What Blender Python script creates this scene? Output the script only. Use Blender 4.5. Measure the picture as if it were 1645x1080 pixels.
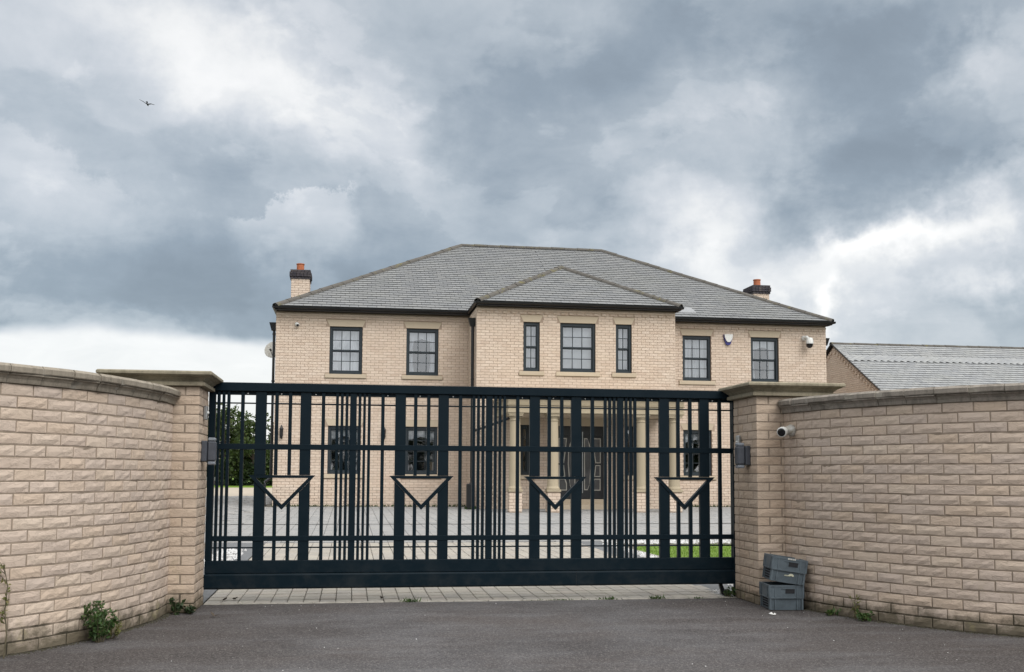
import bpy, math, random
from mathutils import Vector, Matrix, noise as mnoise
random.seed(7)
for o in list(bpy.data.objects): bpy.data.objects.remove(o, do_unlink=True)
S = bpy.context.scene
COL = S.collection
R = math.radians
sin, cos, pi = math.sin, math.cos, math.pi

# ------------------------------------------------------------------ camera
CAMZ = 1.11
F, YAW, PITCH, ROLL, HORIZ = 1700.0, 8.7, 4.5, 0.3, 762.0      # focal length and horizon in photo pixels (1645 wide)
cd = bpy.data.cameras.new('camera'); cam = bpy.data.objects.new('camera', cd); COL.objects.link(cam)
cd.sensor_fit = 'HORIZONTAL'; cd.sensor_width = 36.0; cd.lens = 36.0 * F / 1645.0
cd.shift_y = ((HORIZ - 540.0) - F * math.tan(R(PITCH))) / 1645.0
cd.clip_start = 0.05; cd.clip_end = 6000
y_, p_, r_ = R(YAW), R(PITCH), R(ROLL)
fw = Vector((sin(y_) * cos(p_), cos(y_) * cos(p_), sin(p_)))
rt0 = Vector((cos(y_), -sin(y_), 0)); up0 = rt0.cross(fw)
rt = rt0 * cos(r_) + up0 * sin(r_); up = up0 * cos(r_) - rt0 * sin(r_)
M = Matrix((rt, up, -fw)).transposed().to_4x4(); M.translation = Vector((0, 0, CAMZ))
cam.matrix_world = M
S.camera = cam

# ------------------------------------------------------------------ render / colour
S.render.engine = 'CYCLES'
S.view_settings.view_transform = 'Standard'; S.view_settings.look = 'None'
S.view_settings.gamma = 1.0; S.view_settings.use_curve_mapping = False
EXPO = 1.15
S.view_settings.exposure = EXPO

# ------------------------------------------------------------------ sun
SUN_EL, SUN_AZ = 44.0, 152.0          # azimuth clockwise from +Y (over the visitor's right shoulder)
sd = Vector((sin(R(SUN_AZ)) * cos(R(SUN_EL)), cos(R(SUN_AZ)) * cos(R(SUN_EL)), sin(R(SUN_EL))))
ld = bpy.data.lights.new('sun', 'SUN'); ld.energy = 1.0; ld.angle = R(40); ld.color = (1.0, 0.97, 0.93)
sun = bpy.data.objects.new('sun', ld); COL.objects.link(sun)
sun.rotation_euler = sd.to_track_quat('Z', 'Y').to_euler(); sun.location = (6, -6, 12)

# ------------------------------------------------------------------ node helper
class NT:
    def __init__(s, tree): s.t = tree; s.n = tree.nodes; s.l = tree.links
    def new(s, typ, **kw):
        n = s.n.new(typ)
        for k, v in kw.items(): setattr(n, k, v)
        return n
    def set(s, sock, v):
        if v is None: return
        if isinstance(v, bpy.types.NodeSocket): s.l.new(v, sock)
        else: sock.default_value = v
    def math(s, op, a, b=None, c=None, clamp=False):
        n = s.new('ShaderNodeMath', operation=op, use_clamp=clamp)
        for i, v in enumerate((a, b, c)): s.set(n.inputs[i], v)
        return n.outputs[0]
    def mix(s, f, a, b, mode='MIX', clamp=True):
        n = s.new('ShaderNodeMix', data_type='RGBA', blend_type=mode); n.clamp_factor = clamp
        s.set(n.inputs[0], f)
        for i, v in ((6, a), (7, b)):
            if isinstance(v, (tuple, list)): v = tuple(v)[:3] + (1,)
            s.set(n.inputs[i], v)
        return n.outputs[2]
    def noise(s, vec, scale, detail=4, rough=0.55, dist=0.0, out=0):
        n = s.new('ShaderNodeTexNoise'); s.set(n.inputs['Vector'], vec)
        n.inputs['Scale'].default_value = scale; n.inputs['Detail'].default_value = detail
        n.inputs['Roughness'].default_value = rough; n.inputs['Distortion'].default_value = dist
        return n.outputs[out]
    def vor(s, vec, scale, feature='F1', rnd=1.0, out=0):
        n = s.new('ShaderNodeTexVoronoi', feature=feature); s.set(n.inputs['Vector'], vec)
        n.inputs['Scale'].default_value = scale; n.inputs['Randomness'].default_value = rnd
        return n.outputs[out]
    def ramp(s, f, stops, interp='LINEAR'):
        n = s.new('ShaderNodeValToRGB'); n.color_ramp.interpolation = interp
        e = n.color_ramp.elements
        while len(e) < len(stops): e.new(0.5)
        for el, (p, c) in zip(e, stops):
            el.position = p
            el.color = tuple(c) + (1,) if isinstance(c, (tuple, list)) else (c, c, c, 1)
        s.set(n.inputs[0], f)
        return n.outputs[0]
    def mapr(s, v, a, b, c=0.0, d=1.0, smooth=False):
        n = s.new('ShaderNodeMapRange'); n.clamp = True
        if smooth: n.interpolation_type = 'SMOOTHSTEP'
        s.set(n.inputs[0], v)
        for i, x in enumerate((a, b, c, d)): n.inputs[i + 1].default_value = x
        return n.outputs[0]
    def scale(s, vec, sc, loc=(0, 0, 0)):
        n = s.new('ShaderNodeMapping'); s.set(n.inputs[0], vec)
        n.inputs['Scale'].default_value = sc; n.inputs['Location'].default_value = loc
        return n.outputs[0]
    def bump(s, h, strength=0.5, dist=0.01, normal=None):
        n = s.new('ShaderNodeBump'); n.inputs['Strength'].default_value = strength
        n.inputs['Distance'].default_value = dist; s.set(n.inputs['Height'], h)
        if normal is not None: s.set(n.inputs['Normal'], normal)
        return n.outputs[0]
    def rnd(s):
        "one random value per object and per loose piece inside a joined mesh"
        a = s.new('ShaderNodeObjectInfo').outputs['Random']
        b = s.new('ShaderNodeNewGeometry').outputs['Random Per Island']
        return s.math('FRACT', s.math('ADD', s.math('MULTIPLY', a, 7.13), b))

def material(name):
    m = bpy.data.materials.new(name); m.use_nodes = True
    nt = NT(m.node_tree); b = nt.n['Principled BSDF']
    return m, nt, b

# ------------------------------------------------------------------ world: Nishita sky seen through broken overcast
W = bpy.data.worlds.new('World'); S.world = W; W.use_nodes = True
w = NT(W.node_tree); bg = w.n['Background']
SKYS = 0.1
bg.inputs['Strength'].default_value = SKYS
sky = w.new('ShaderNodeTexSky', sky_type='NISHITA'); sky.sun_disc = False
sky.sun_elevation = R(SUN_EL); sky.sun_rotation = R(SUN_AZ)
tc = w.new('ShaderNodeTexCoord'); gen = tc.outputs['Generated']
sep = w.new('ShaderNodeSeparateXYZ'); w.l.new(gen, sep.inputs[0])
dx, dy, dz = sep.outputs
az0 = w.math('MULTIPLY', w.math('ARCTAN2', dx, dy), 57.2958)
el0 = w.math('MULTIPLY', w.math('ARCSINE', dz), 57.2958)
wn = w.noise(gen, 5.5, 6, 0.62, out=1)
ws = w.new('ShaderNodeSeparateColor'); w.l.new(wn, ws.inputs[0])
wn2 = w.noise(gen, 16.0, 5, 0.6, out=1)
ws2 = w.new('ShaderNodeSeparateColor'); w.l.new(wn2, ws2.inputs[0])
az = w.math('ADD', az0, w.math('ADD', w.math('MULTIPLY', w.math('SUBTRACT', ws.outputs[0], 0.5), 12.0),
                                w.math('MULTIPLY', w.math('SUBTRACT', ws2.outputs[0], 0.5), 5.0)))
el = w.math('ADD', el0, w.math('ADD', w.math('MULTIPLY', w.math('SUBTRACT', ws.outputs[1], 0.5), 7.0),
                                w.math('MULTIPLY', w.math('SUBTRACT', ws2.outputs[1], 0.5), 3.5)))
# flat-based cloud deck: project the direction on a plane overhead so cells shrink to the horizon
inv = w.math('DIVIDE', 1.0, w.math('ADD', w.math('MAXIMUM', dz, 0.0), 0.22))
cmb = w.new('ShaderNodeCombineXYZ')
w.l.new(w.math('MULTIPLY', dx, inv), cmb.inputs[0]); w.l.new(w.math('MULTIPLY', dy, inv), cmb.inputs[1]); w.l.new(w.math('MULTIPLY', dz, 1.6), cmb.inputs[2])
deck = w.noise(cmb.outputs[0], 1.5, 9, 0.56, 0.35)
deck2 = w.noise(cmb.outputs[0], 5.0, 8, 0.6, 0.6)
fine = w.noise(gen, 14.0, 8, 0.62, 0.4)
midn = w.noise(w.scale(gen, (1, 1, 1.5)), 6.5, 9, 0.58, 0.25)
puff = w.noise(w.scale(gen, (1, 1, 1.6), (3.1, 0.4, 1.7)), 5.0, 10, 0.55, 0.15)
# brightness of the cloud deck (display-linear values)
v = w.math('ADD', 0.54, w.math('MULTIPLY', w.math('SUBTRACT', deck, 0.5), 0.36))
v = w.math('ADD', v, w.math('MULTIPLY', w.math('SUBTRACT', deck2, 0.5), 0.20))
v = w.math('ADD', v, w.math('MULTIPLY', w.math('SUBTRACT', fine, 0.5), 0.16))
v = w.math('ADD', v, w.math('MULTIPLY', w.math('SUBTRACT', midn, 0.5), 0.34))
v = w.math('ADD', v, w.math('MULTIPLY', w.mapr(puff, 0.50, 0.565, -0.5, 0.5, True), 0.085))
v = w.math('ADD', v, w.math('MULTIPLY', w.mapr(midn, 0.53, 0.575, -0.5, 0.5, True), 0.05))
def blob(v, a, e, sa, se, amp, rot=0.0, a_=None, e_=None, p=1.0):
    "a thick or thin place in the cloud: gaussian in azimuth and elevation (degrees)"
    a_ = a_ or az; e_ = e_ or el
    da = w.math('SUBTRACT', a_, a); de = w.math('SUBTRACT', e_, e)
    c, s_ = cos(R(rot)), sin(R(rot))
    u = w.math('DIVIDE', w.math('ADD', w.math('MULTIPLY', da, c), w.math('MULTIPLY', de, s_)), sa)
    t = w.math('DIVIDE', w.math('SUBTRACT', w.math('MULTIPLY', de, c), w.math('MULTIPLY', da, s_)), se)
    r2 = w.math('ADD', w.math('MULTIPLY', u, u), w.math('MULTIPLY', t, t))
    if p != 1.0: r2 = w.math('POWER', r2, p)
    g = w.math('POWER', 2.71828, w.math('MULTIPLY', r2, -1.0))
    return w.math('MULTIPLY_ADD', g, amp, v)
BLOBS = [  # az, el, width, height, amount, tilt
    (-7.4, 21.0, 4.6, 2.6, 0.32, -12), (-13.0, 22.5, 7.0, 3.0, 0.14, 10), (-4.0, 19.2, 3.0, 1.8, 0.12, 0), (-1.5, 19.0, 5.5, 2.2, 0.12, -20),
    (1.5, 17.0, 4.0, 2.5, 0.12, -35), (-12.0, 13.6, 4.0, 2.0, 0.06, 0), (-14.5, 12.5, 2.6, 3.0, 0.06, 0),
    (-10.0, 8.6, 13.0, 2.2, -0.16, 0), (-2.0, 8.6, 6.0, 2.2, -0.12, 0), (-6.0, 11.0, 8.0, 2.0, -0.07, 0),
    (8.0, 14.0, 4.5, 3.0, -0.10, 0), (10.0, 20.5, 7.0, 2.5, -0.08, -8),
    (19.5, 13.6, 3.2, 2.6, 0.30, 0), (16.5, 14.8, 4.0, 1.8, 0.12, -30), (22.0, 17.6, 3.4, 3.0, 0.16, 0), (11.5, 25.0, 4.0, 1.6, 0.10, 0),
    (25.0, 23.2, 13.0, 2.8, -0.18, 0), (30.0, 16.6, 6.0, 2.6, -0.20, 6), (26.5, 18.8, 5.0, 2.2, -0.08, 10), (24.2, 13.6, 3.6, 2.0, -0.12, 20),
    (32.3, 20.6, 1.8, 1.2, 0.16, 0),
    (28.4, 11.9, 2.6, 1.0, 0.42, 6), (32.3, 12.6, 3.0, 1.3, 0.38, 10), (33.0, 9.6, 1.4, 1.4, 0.28, 40), (26.4, 8.8, 1.0, 1.4, 0.40, -20),
    (24.6, 10.6, 2.2, 1.6, 0.22, -30), (29.5, 10.0, 3.4, 2.4, 0.20, 0), (21.0, 10.6, 5.0, 2.6, 0.10, 0), (30.5, 8.2, 2.4, 1.6, -0.08, 0), (28.0, 6.6, 9.0, 1.0, 0.10, 0),
]
for b_ in BLOBS: v = blob(v, *b_)
# towering cumulus lit from the side, crisp top edge
edge = w.math('ADD', el0, w.math('MULTIPLY', w.math('SUBTRACT', w.noise(w.scale(gen, (1, 1, 1)), 22.0, 8, 0.68), 0.5), 4.6))
topline = w.math('MULTIPLY_ADD', w.math('SUBTRACT', az0, -4.0), 0.34, 14.3)
inside = w.mapr(w.math('SUBTRACT', topline, edge), -0.10, 0.35, smooth=True)
azn = w.math('ADD', az0, w.math('MULTIPLY', w.math('SUBTRACT', w.noise(gen, 30.0, 6, 0.6), 0.5), 2.6))
fall = w.math('MULTIPLY', w.mapr(azn, -7.3, -5.8, smooth=True), w.mapr(azn, 0.6, -0.7, smooth=True))
fade = w.mapr(el0, 10.2, 14.2, smooth=True)
v = w.math('MULTIPLY_ADD', w.math('MULTIPLY', w.math('MULTIPLY', inside, fall), fade), 0.19, v)
# second, softer head at the far left
inside2 = w.mapr(w.math('SUBTRACT', w.math('MULTIPLY_ADD', w.math('SUBTRACT', az0, -16.0), -0.45, 16.3), edge), -0.2, 0.6, smooth=True)
v = w.math('MULTIPLY_ADD', w.math('MULTIPLY', inside2, w.math('MULTIPLY', w.mapr(az0, -8.5, -12.0, smooth=True), w.mapr(el0, 11.0, 15.0, smooth=True))), 0.10, v)
# bright strip under the deck along the horizon, its upper edge the flat base of the cloud
base_h = w.math('ADD', 7.0, w.math('MULTIPLY', w.math('SUBTRACT', w.noise(gen, 7.0, 5, 0.5), 0.5), 2.6))
strip = w.mapr(w.math('SUBTRACT', base_h, el0), -0.35, 0.55, smooth=True)
side = w.mapr(az0, 12.0, 2.0, smooth=True)
sm = w.new('ShaderNodeMath', operation='SMOOTH_MAX'); w.l.new(v, sm.inputs[0]); sm.inputs[1].default_value = 0.235; sm.inputs[2].default_value = 0.30; v = sm.outputs[0]
bright = w.math('ADD', 0.90, w.math('MULTIPLY', w.math('SUBTRACT', deck2, 0.5), 0.25))
v = w.math('ADD', w.math('MULTIPLY', v, w.math('SUBTRACT', 1.0, w.math('MULTIPLY', strip, side))), w.math('MULTIPLY', bright, w.math('MULTIPLY', strip, side)))
# overcast brightens toward the zenith and toward the veiled sun, as overcast does
vn = w.new('ShaderNodeVectorMath', operation='DOT_PRODUCT'); w.l.new(gen, vn.inputs[0]); vn.inputs[1].default_value = sd
sunw = w.mapr(vn.outputs['Value'], -0.2, 1.0, smooth=True)
v = w.math('ADD', v, w.math('MULTIPLY', sunw, 0.75))
v = w.math('ADD', v, w.math('MULTIPLY', w.mapr(el0, 26.0, 70.0, smooth=True), 1.20))
cc = w.ramp(v, [(0.0, (0.10, 0.14, 0.18)), (0.20, (0.195, 0.235, 0.275)), (0.36, (0.305, 0.362, 0.418)), (0.52, (0.475, 0.527, 0.575)), (0.70, (0.67, 0.70, 0.735)), (0.88, (0.89, 0.895, 0.89)), (1.0, (1.0, 0.995, 0.98))])
gain = 1.0 / (SKYS * 2 ** EXPO)
hi = w.math('ADD', 1.0, w.math('MAXIMUM', 0.0, w.math('SUBTRACT', v, 1.0)))
cs = w.new('ShaderNodeVectorMath', operation='SCALE'); w.l.new(cc, cs.inputs[0]); w.l.new(w.math('MULTIPLY', hi, gain), cs.inputs['Scale'])
skyc = w.mix(0.93, sky.outputs[0], cs.outputs[0])
w.l.new(skyc, bg.inputs['Color'])

# ------------------------------------------------------------------ object helpers
def tag(o, label, cat, group=None):
    o['label'] = label; o['category'] = cat
    if group: o['group'] = group
    return o
WL = {}                                     # world location of every parent
def empty(name, loc, label=None, cat=None, group=None, rotz=0.0):
    o = bpy.data.objects.new(name, None); COL.objects.link(o); o.location = loc; o.rotation_euler = (0, 0, rotz)
    o.empty_display_size = 0.2
    WL[o.name] = Vector(loc)
    if label: tag(o, label, cat, group)
    return o
class MB:
    def __init__(s): s.v = []; s.f = []
    def add(s, vs, fs):
        b = len(s.v); s.v += [tuple(q) for q in vs]; s.f += [tuple(b + i for i in f) for f in fs]; return s
    def box(s, x0, x1, y0, y1, z0, z1, back=True):
        x0, x1 = min(x0, x1), max(x0, x1); y0, y1 = min(y0, y1), max(y0, y1); z0, z1 = min(z0, z1), max(z0, z1)
        fs = [(0, 1, 5, 4), (1, 2, 6, 5), (3, 0, 4, 7), (4, 5, 6, 7), (3, 2, 1, 0)]
        if back: fs.append((2, 3, 7, 6))
        return s.add([(x0, y0, z0), (x1, y0, z0), (x1, y1, z0), (x0, y1, z0), (x0, y0, z1), (x1, y0, z1), (x1, y1, z1), (x0, y1, z1)], fs)
    def cbox(s, x0, x1, y0, y1, z0, z1, c=0.004):
        "box with its vertical and horizontal front edges chamfered (octagonal section along every axis)"
        import itertools
        vs = []; ix = {}
        for sx, sy, sz in itertools.product((0, 1), repeat=3):
            X, Y, Z = (x0, x1)[sx], (y0, y1)[sy], (z0, z1)[sz]
            dx_, dy_, dz_ = (c if sx == 0 else -c), (c if sy == 0 else -c), (c if sz == 0 else -c)
            ix[(sx, sy, sz)] = len(vs)
            vs += [(X, Y + dy_, Z + dz_), (X + dx_, Y, Z + dz_), (X + dx_, Y + dy_, Z)]
        q = lambda a, b, c_: ix[(a, b, c_)]
        fs = [(q(0, 0, 0), q(0, 1, 0), q(0, 1, 1), q(0, 0, 1)), (q(1, 0, 0), q(1, 0, 1), q(1, 1, 1), q(1, 1, 0))]
        fs += [tuple(i + 1 for i in (q(0, 0, 0), q(0, 0, 1), q(1, 0, 1), q(1, 0, 0))), tuple(i + 1 for i in (q(0, 1, 0), q(1, 1, 0), q(1, 1, 1), q(0, 1, 1)))]
        fs += [tuple(i + 2 for i in (q(0, 0, 0), q(1, 0, 0), q(1, 1, 0), q(0, 1, 0))), tuple(i + 2 for i in (q(0, 0, 1), q(0, 1, 1), q(1, 1, 1), q(1, 0, 1)))]
        for a in (0, 1):
            for b in (0, 1):
                fs.append((q(a, b, 0), q(a, b, 1), q(a, b, 1) + 1, q(a, b, 0) + 1))       # x-y edge along z
                fs.append((q(a, 0, b), q(a, 1, b), q(a, 1, b) + 2, q(a, 0, b) + 2))       # x-z edge along y
                fs.append((q(0, a, b) + 1, q(1, a, b) + 1, q(1, a, b) + 2, q(0, a, b) + 2))
        for k, i in ix.items(): fs.append((i, i + 1, i + 2))
        return s.add(vs, fs)
    def prism(s, pts, y0, y1):
        "polygon in x-z extruded along y"
        n = len(pts)
        vs = [(x, y0, z) for x, z in pts] + [(x, y1, z) for x, z in pts]
        return s.add(vs, [tuple(range(n)), tuple(range(2 * n - 1, n - 1, -1))] + [(i, i + n, (i + 1) % n + n, (i + 1) % n) for i in range(n)])
    def prismz(s, pts, z0, z1):
        n = len(pts)
        vs = [(x, y, z0) for x, y in pts] + [(x, y, z1) for x, y in pts]
        return s.add(vs, [tuple(range(n - 1, -1, -1)), tuple(range(n, 2 * n))] + [(i, (i + 1) % n, (i + 1) % n + n, i + n) for i in range(n)])
    def tube(s, pts, r, n=10, r2=None, cap=True):
        pts = [Vector(p) for p in pts]; base = len(s.v); m = len(pts)
        for i, p in enumerate(pts):
            t = (pts[min(i + 1, m - 1)] - pts[max(i - 1, 0)]).normalized()
            a = Vector((0, 0, 1)) if abs(t.z) < 0.9 else Vector((1, 0, 0))
            u = t.cross(a).normalized(); q = t.cross(u)
            rr = r if r2 is None else r + (r2 - r) * i / max(m - 1, 1)
            for k in range(n):
                an = 2 * pi * k / n
                s.v.append(tuple(p + u * cos(an) * rr + q * sin(an) * rr))
        for i in range(m - 1):
            for k in range(n):
                a = base + i * n + k; b = base + i * n + (k + 1) % n
                s.f.append((a, b, b + n, a + n))
        if cap:
            s.f.append(tuple(base + k for k in range(n - 1, -1, -1))); s.f.append(tuple(base + (m - 1) * n + k for k in range(n)))
        return s
    def lathe(s, prof, c=(0, 0, 0), axis=(0, 0, 1), n=20):
        "profile of (radius, distance along axis)"
        c = Vector(c); ax = Vector(axis).normalized()
        a = Vector((0, 0, 1)) if abs(ax.z) < 0.9 else Vector((1, 0, 0))
        u = ax.cross(a).normalized(); q = ax.cross(u); base = len(s.v)
        for r, h in prof:
            for k in range(n):
                an = 2 * pi * k / n
                s.v.append(tuple(c + ax * h + (u * cos(an) + q * sin(an)) * max(r, 1e-4)))
        for i in range(len(prof) - 1):
            for k in range(n):
                a_ = base + i * n + k; b_ = base + i * n + (k + 1) % n
                s.f.append((a_, b_, b_ + n, a_ + n))
        s.f.append(tuple(base + k for k in range(n - 1, -1, -1))); s.f.append(tuple(base + (len(prof) - 1) * n + k for k in range(n)))
        return s
    def quad(s, a, b, c, d): return s.add([a, b, c, d], [(0, 1, 2, 3)])

def mesh_from(mb, name, mat, smooth=False, origin=None):
    me = bpy.data.meshes.new(name)
    if origin is None: vs = mb.v
    else: vs = [(x - origin[0], y - origin[1], z - origin[2]) for x, y, z in mb.v]
    me.from_pydata(vs, [], mb.f); me.materials.append(mat)
    if smooth:
        for p in me.polygons: p.use_smooth = True
    me.update(); return me
def obj(name, mb, mat, parent=None, smooth=False, kind=None):
    "mesh written in world coordinates, linked with its origin at the foot of its own bounds"
    xs, ys, zs = zip(*mb.v)
    org = Vector(((min(xs) + max(xs)) / 2, (min(ys) + max(ys)) / 2, min(zs)))
    me = mesh_from(mb, name, mat, smooth, org)
    o = bpy.data.objects.new(name, me); COL.objects.link(o)
    WL[o.name] = org
    if parent is not None: o.parent = parent; o.location = org - WL[parent.name]
    else: o.location = org
    if smooth:
        try:
            me.set_sharp_from_angle(angle=R(40))
        except Exception: pass
    if kind: o['kind'] = kind
    return o
def inst(name, me, parent, loc, rz=0.0, rot=None):
    o = bpy.data.objects.new(name, me); COL.objects.link(o)
    o.parent = parent; o.location = Vector(loc) - (WL[parent.name] if parent is not None else Vector((0, 0, 0)))
    o.rotation_euler = rot if rot else (0, 0, rz)
    return o

# ------------------------------------------------------------------ materials
def P(b, col=None, rough=None, metal=None, spec=None):
    if col is not None: b.inputs['Base Color'].default_value = tuple(col) + (1,)
    if rough is not None: b.inputs['Roughness'].default_value = rough
    if metal is not None: b.inputs['Metallic'].default_value = metal
    if spec is not None: b.inputs['Specular IOR Level'].default_value = spec

def brick_material(name, tones, bump=0.6, moss=0.0, scale=1.0, stain=0.4, blotch=0.5):
    m, n, b = material(name)
    g = n.new('ShaderNodeNewGeometry').outputs['Position']
    r = n.rnd()
    stops = [(i / (len(tones) - 1), c) for i, c in enumerate(tones)]
    col = n.ramp(r, stops)
    big = n.noise(g, 1.3, 4, 0.6)
    col = n.mix(n.mapr(big, 0.42, 0.75, 0, blotch), col, n.mix(0.35, col, (0.55, 0.5, 0.45), 'MULTIPLY'), 'MIX')
    mid = n.noise(g, 9.0 * scale, 5, 0.65)
    col = n.mix(n.math('MULTIPLY', n.mapr(mid, 0.45, 0.75), stain), col, n.mix(0.4, col, (0.68, 0.63, 0.56), 'MULTIPLY'))
    speck = n.noise(g, 160.0, 3, 0.7)
    col = n.mix(n.mapr(speck, 0.55, 0.8, 0, 0.22), col, (0.24, 0.20, 0.17))
    off = n.math('MULTIPLY', r, 37.0)
    cmb2 = n.new('ShaderNodeCombineXYZ'); n.l.new(off, cmb2.inputs[0]); n.l.new(off, cmb2.inputs[2])
    va = n.new('ShaderNodeVectorMath', operation='ADD'); n.l.new(g, va.inputs[0]); n.l.new(cmb2.outputs[0], va.inputs[1])
    pv = n.scale(va.outputs[0], (1, 1, 1.9))
    crease = n.noise(pv, 9.0 * scale, 5, 0.55, 1.6)
    ridg = n.math('ABSOLUTE', n.math('SUBTRACT', crease, 0.5))
    rid = n.mapr(ridg, 0.0, 0.045)
    grit = n.noise(g, 240.0, 3, 0.6)
    lump = n.noise(pv, 26.0 * scale, 4, 0.6)
    h = n.math('ADD', n.math('MULTIPLY', rid, 0.34), n.math('ADD', n.math('MULTIPLY', lump, 0.45), n.math('MULTIPLY', grit, 0.16)))
    col = n.mix(n.math('MULTIPLY', n.math('SUBTRACT', 1.0, rid), 0.22), col, (0.23, 0.185, 0.145))
    if moss:
        s3 = n.new('ShaderNodeSeparateXYZ'); n.l.new(g, s3.inputs[0])
        zn = n.math('ADD', s3.outputs[2], n.math('MULTIPLY', n.math('SUBTRACT', n.noise(g, 7.0, 5, 0.7), 0.5), 0.34))
        f = n.mapr(zn, 0.19, 0.03, 0, 1.0, True)
        col = n.mix(n.math('MULTIPLY', f, moss), col, n.mix(n.noise(g, 25, 4, 0.6), (0.055, 0.052, 0.030), (0.10, 0.085, 0.055)))
        # yellow-green lichen bloom in patches a little higher up
        ly = n.math('MULTIPLY', n.mapr(n.noise(g, 4.0, 5, 0.7), 0.58, 0.72), n.mapr(zn, 0.75, 0.1))
        col = n.mix(n.math('MULTIPLY', ly, 0.55 * moss), col, (0.30, 0.27, 0.13))
    n.l.new(col, b.inputs['Base Color']); P(b, rough=0.93, spec=0.2)
    n.l.new(n.bump(h, bump, 0.010), b.inputs['Normal'])
    return m
PINK = [(0.53, 0.437, 0.36), (0.505, 0.415, 0.348), (0.545, 0.452, 0.372), (0.485, 0.397, 0.33), (0.53, 0.44, 0.37), (0.48, 0.40, 0.342), (0.535, 0.432, 0.345), (0.51, 0.41, 0.325), (0.56, 0.468, 0.385)]
BUFF = [(0.60, 0.495, 0.405), (0.63, 0.525, 0.43), (0.575, 0.47, 0.385), (0.64, 0.535, 0.445), (0.585, 0.475, 0.385), (0.61, 0.50, 0.405), (0.55, 0.44, 0.355)]
M_brick = brick_material('split_face_brick', PINK, 0.42, 0.85)
M_brickp = brick_material('pillar_brick', [(0.49, 0.395, 0.31), (0.46, 0.375, 0.30), (0.51, 0.415, 0.33), (0.47, 0.37, 0.285), (0.50, 0.41, 0.335)], 0.48, 0.8)
M_house = brick_material('house_brick', BUFF, 0.6, 0.0, 0.7, 0.25, 0.25)
M_blue = brick_material('blue_brick', [(0.055, 0.05, 0.06), (0.035, 0.035, 0.045), (0.075, 0.068, 0.072)], 0.5)

def simple(name, col, rough=0.5, metal=0.0, spec=0.5, var=0.0, scale=20.0, bump=0.0, bscale=80.0, dark=None):
    m, n, b = material(name); P(b, col, rough, metal, spec)
    g = n.new('ShaderNodeNewGeometry').outputs['Position']
    if var:
        f = n.mapr(n.noise(g, scale, 5, 0.65), 0.35, 0.7)
        d = dark or tuple(c * (1 - var) for c in col)
        n.l.new(n.mix(f, col, d), b.inputs['Base Color'])
    if bump: n.l.new(n.bump(n.noise(g, bscale, 4, 0.6), bump, 0.004), b.inputs['Normal'])
    return m
def mortar_material():
    m, n, b = material('mortar')
    g = n.new('ShaderNodeNewGeometry').outputs['Position']
    c = n.mix(n.mapr(n.noise(g, 11.0, 5, 0.65), 0.35, 0.7), (0.30, 0.245, 0.195), (0.20, 0.162, 0.125))
    s3 = n.new('ShaderNodeSeparateXYZ'); n.l.new(g, s3.inputs[0])
    zn = n.math('ADD', s3.outputs[2], n.math('MULTIPLY', n.math('SUBTRACT', n.noise(g, 7.0, 5, 0.7), 0.5), 0.36))
    c = n.mix(n.mapr(zn, 0.24, 0.04, 0, 0.95, True), c, (0.035, 0.032, 0.022))
    n.l.new(c, b.inputs['Base Color']); P(b, rough=0.95, spec=0.1)
    n.l.new(n.bump(n.noise(g, 200, 4), 0.4, 0.004), b.inputs['Normal'])
    return m
M_mortar = mortar_material()
M_joint = simple('pale_joint', (0.36, 0.335, 0.29), 0.95, spec=0.1, var=0.5, scale=8, dark=(0.12, 0.105, 0.085))
M_hmortar = simple('house_mortar', (0.37, 0.29, 0.228), 0.95, spec=0.1, var=0.2, scale=6)
M_gate = None
def gate_material():
    m, n, b = material('gate_paint')
    g = n.new('ShaderNodeNewGeometry').outputs['Position']
    base = n.mix(n.noise(g, 3.0, 4, 0.6), (0.0024, 0.0080, 0.0128), (0.0040, 0.0115, 0.0175))
    s3 = n.new('ShaderNodeSeparateXYZ'); n.l.new(g, s3.inputs[0])
    dust = n.math('MULTIPLY', n.mapr(n.noise(g, 6.0, 6, 0.7), 0.45, 0.75), n.mapr(s3.outputs[2], 0.40, 0.10))
    base = n.mix(n.math('MULTIPLY', dust, 0.22), base, (0.085, 0.08, 0.072))
    n.l.new(base, b.inputs['Base Color']); P(b, spec=0.12)
    n.l.new(n.mapr(n.noise(g, 12.0, 5, 0.6), 0.3, 0.7, 0.36, 0.55), b.inputs['Roughness'])
    n.l.new(n.bump(n.noise(g, 90, 3, 0.5), 0.08, 0.002), b.inputs['Normal'])
    return m
M_gate = gate_material()
M_frame = simple('window_frame_paint', (0.017, 0.027, 0.035), 0.42, spec=0.4, var=0.2, scale=8)
M_black = simple('black_plastic', (0.010, 0.011, 0.013), 0.38, spec=0.4, var=0.3, scale=10)
M_white = simple('white_plastic', (0.68, 0.69, 0.68), 0.4, var=0.12, scale=30, dark=(0.5, 0.5, 0.47))
M_dirtywhite = simple('weathered_white_plastic', (0.50, 0.50, 0.48), 0.5, var=0.5, scale=30, dark=(0.25, 0.22, 0.17))
M_lens = simple('camera_lens', (0.006, 0.006, 0.008), 0.12)
M_steel = simple('brushed_steel', (0.42, 0.44, 0.45), 0.32, metal=0.9, var=0.15)
M_terra = simple('terracotta', (0.42, 0.135, 0.06), 0.85, var=0.35, scale=9, bump=0.2)
M_purple = simple('blue_plastic', (0.02, 0.02, 0.16), 0.35)
M_box = simple('grey_light_housing', (0.055, 0.062, 0.078), 0.5, var=0.3, scale=25, bump=0.05)
M_clear = simple('frosted_lamp_cover', (0.20, 0.22, 0.25), 0.22, var=0.3, scale=30)
M_crate = simple('grey_crate_plastic', (0.098, 0.125, 0.145), 0.42, spec=0.4, var=0.35, scale=12, bump=0.12, bscale=60)
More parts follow.
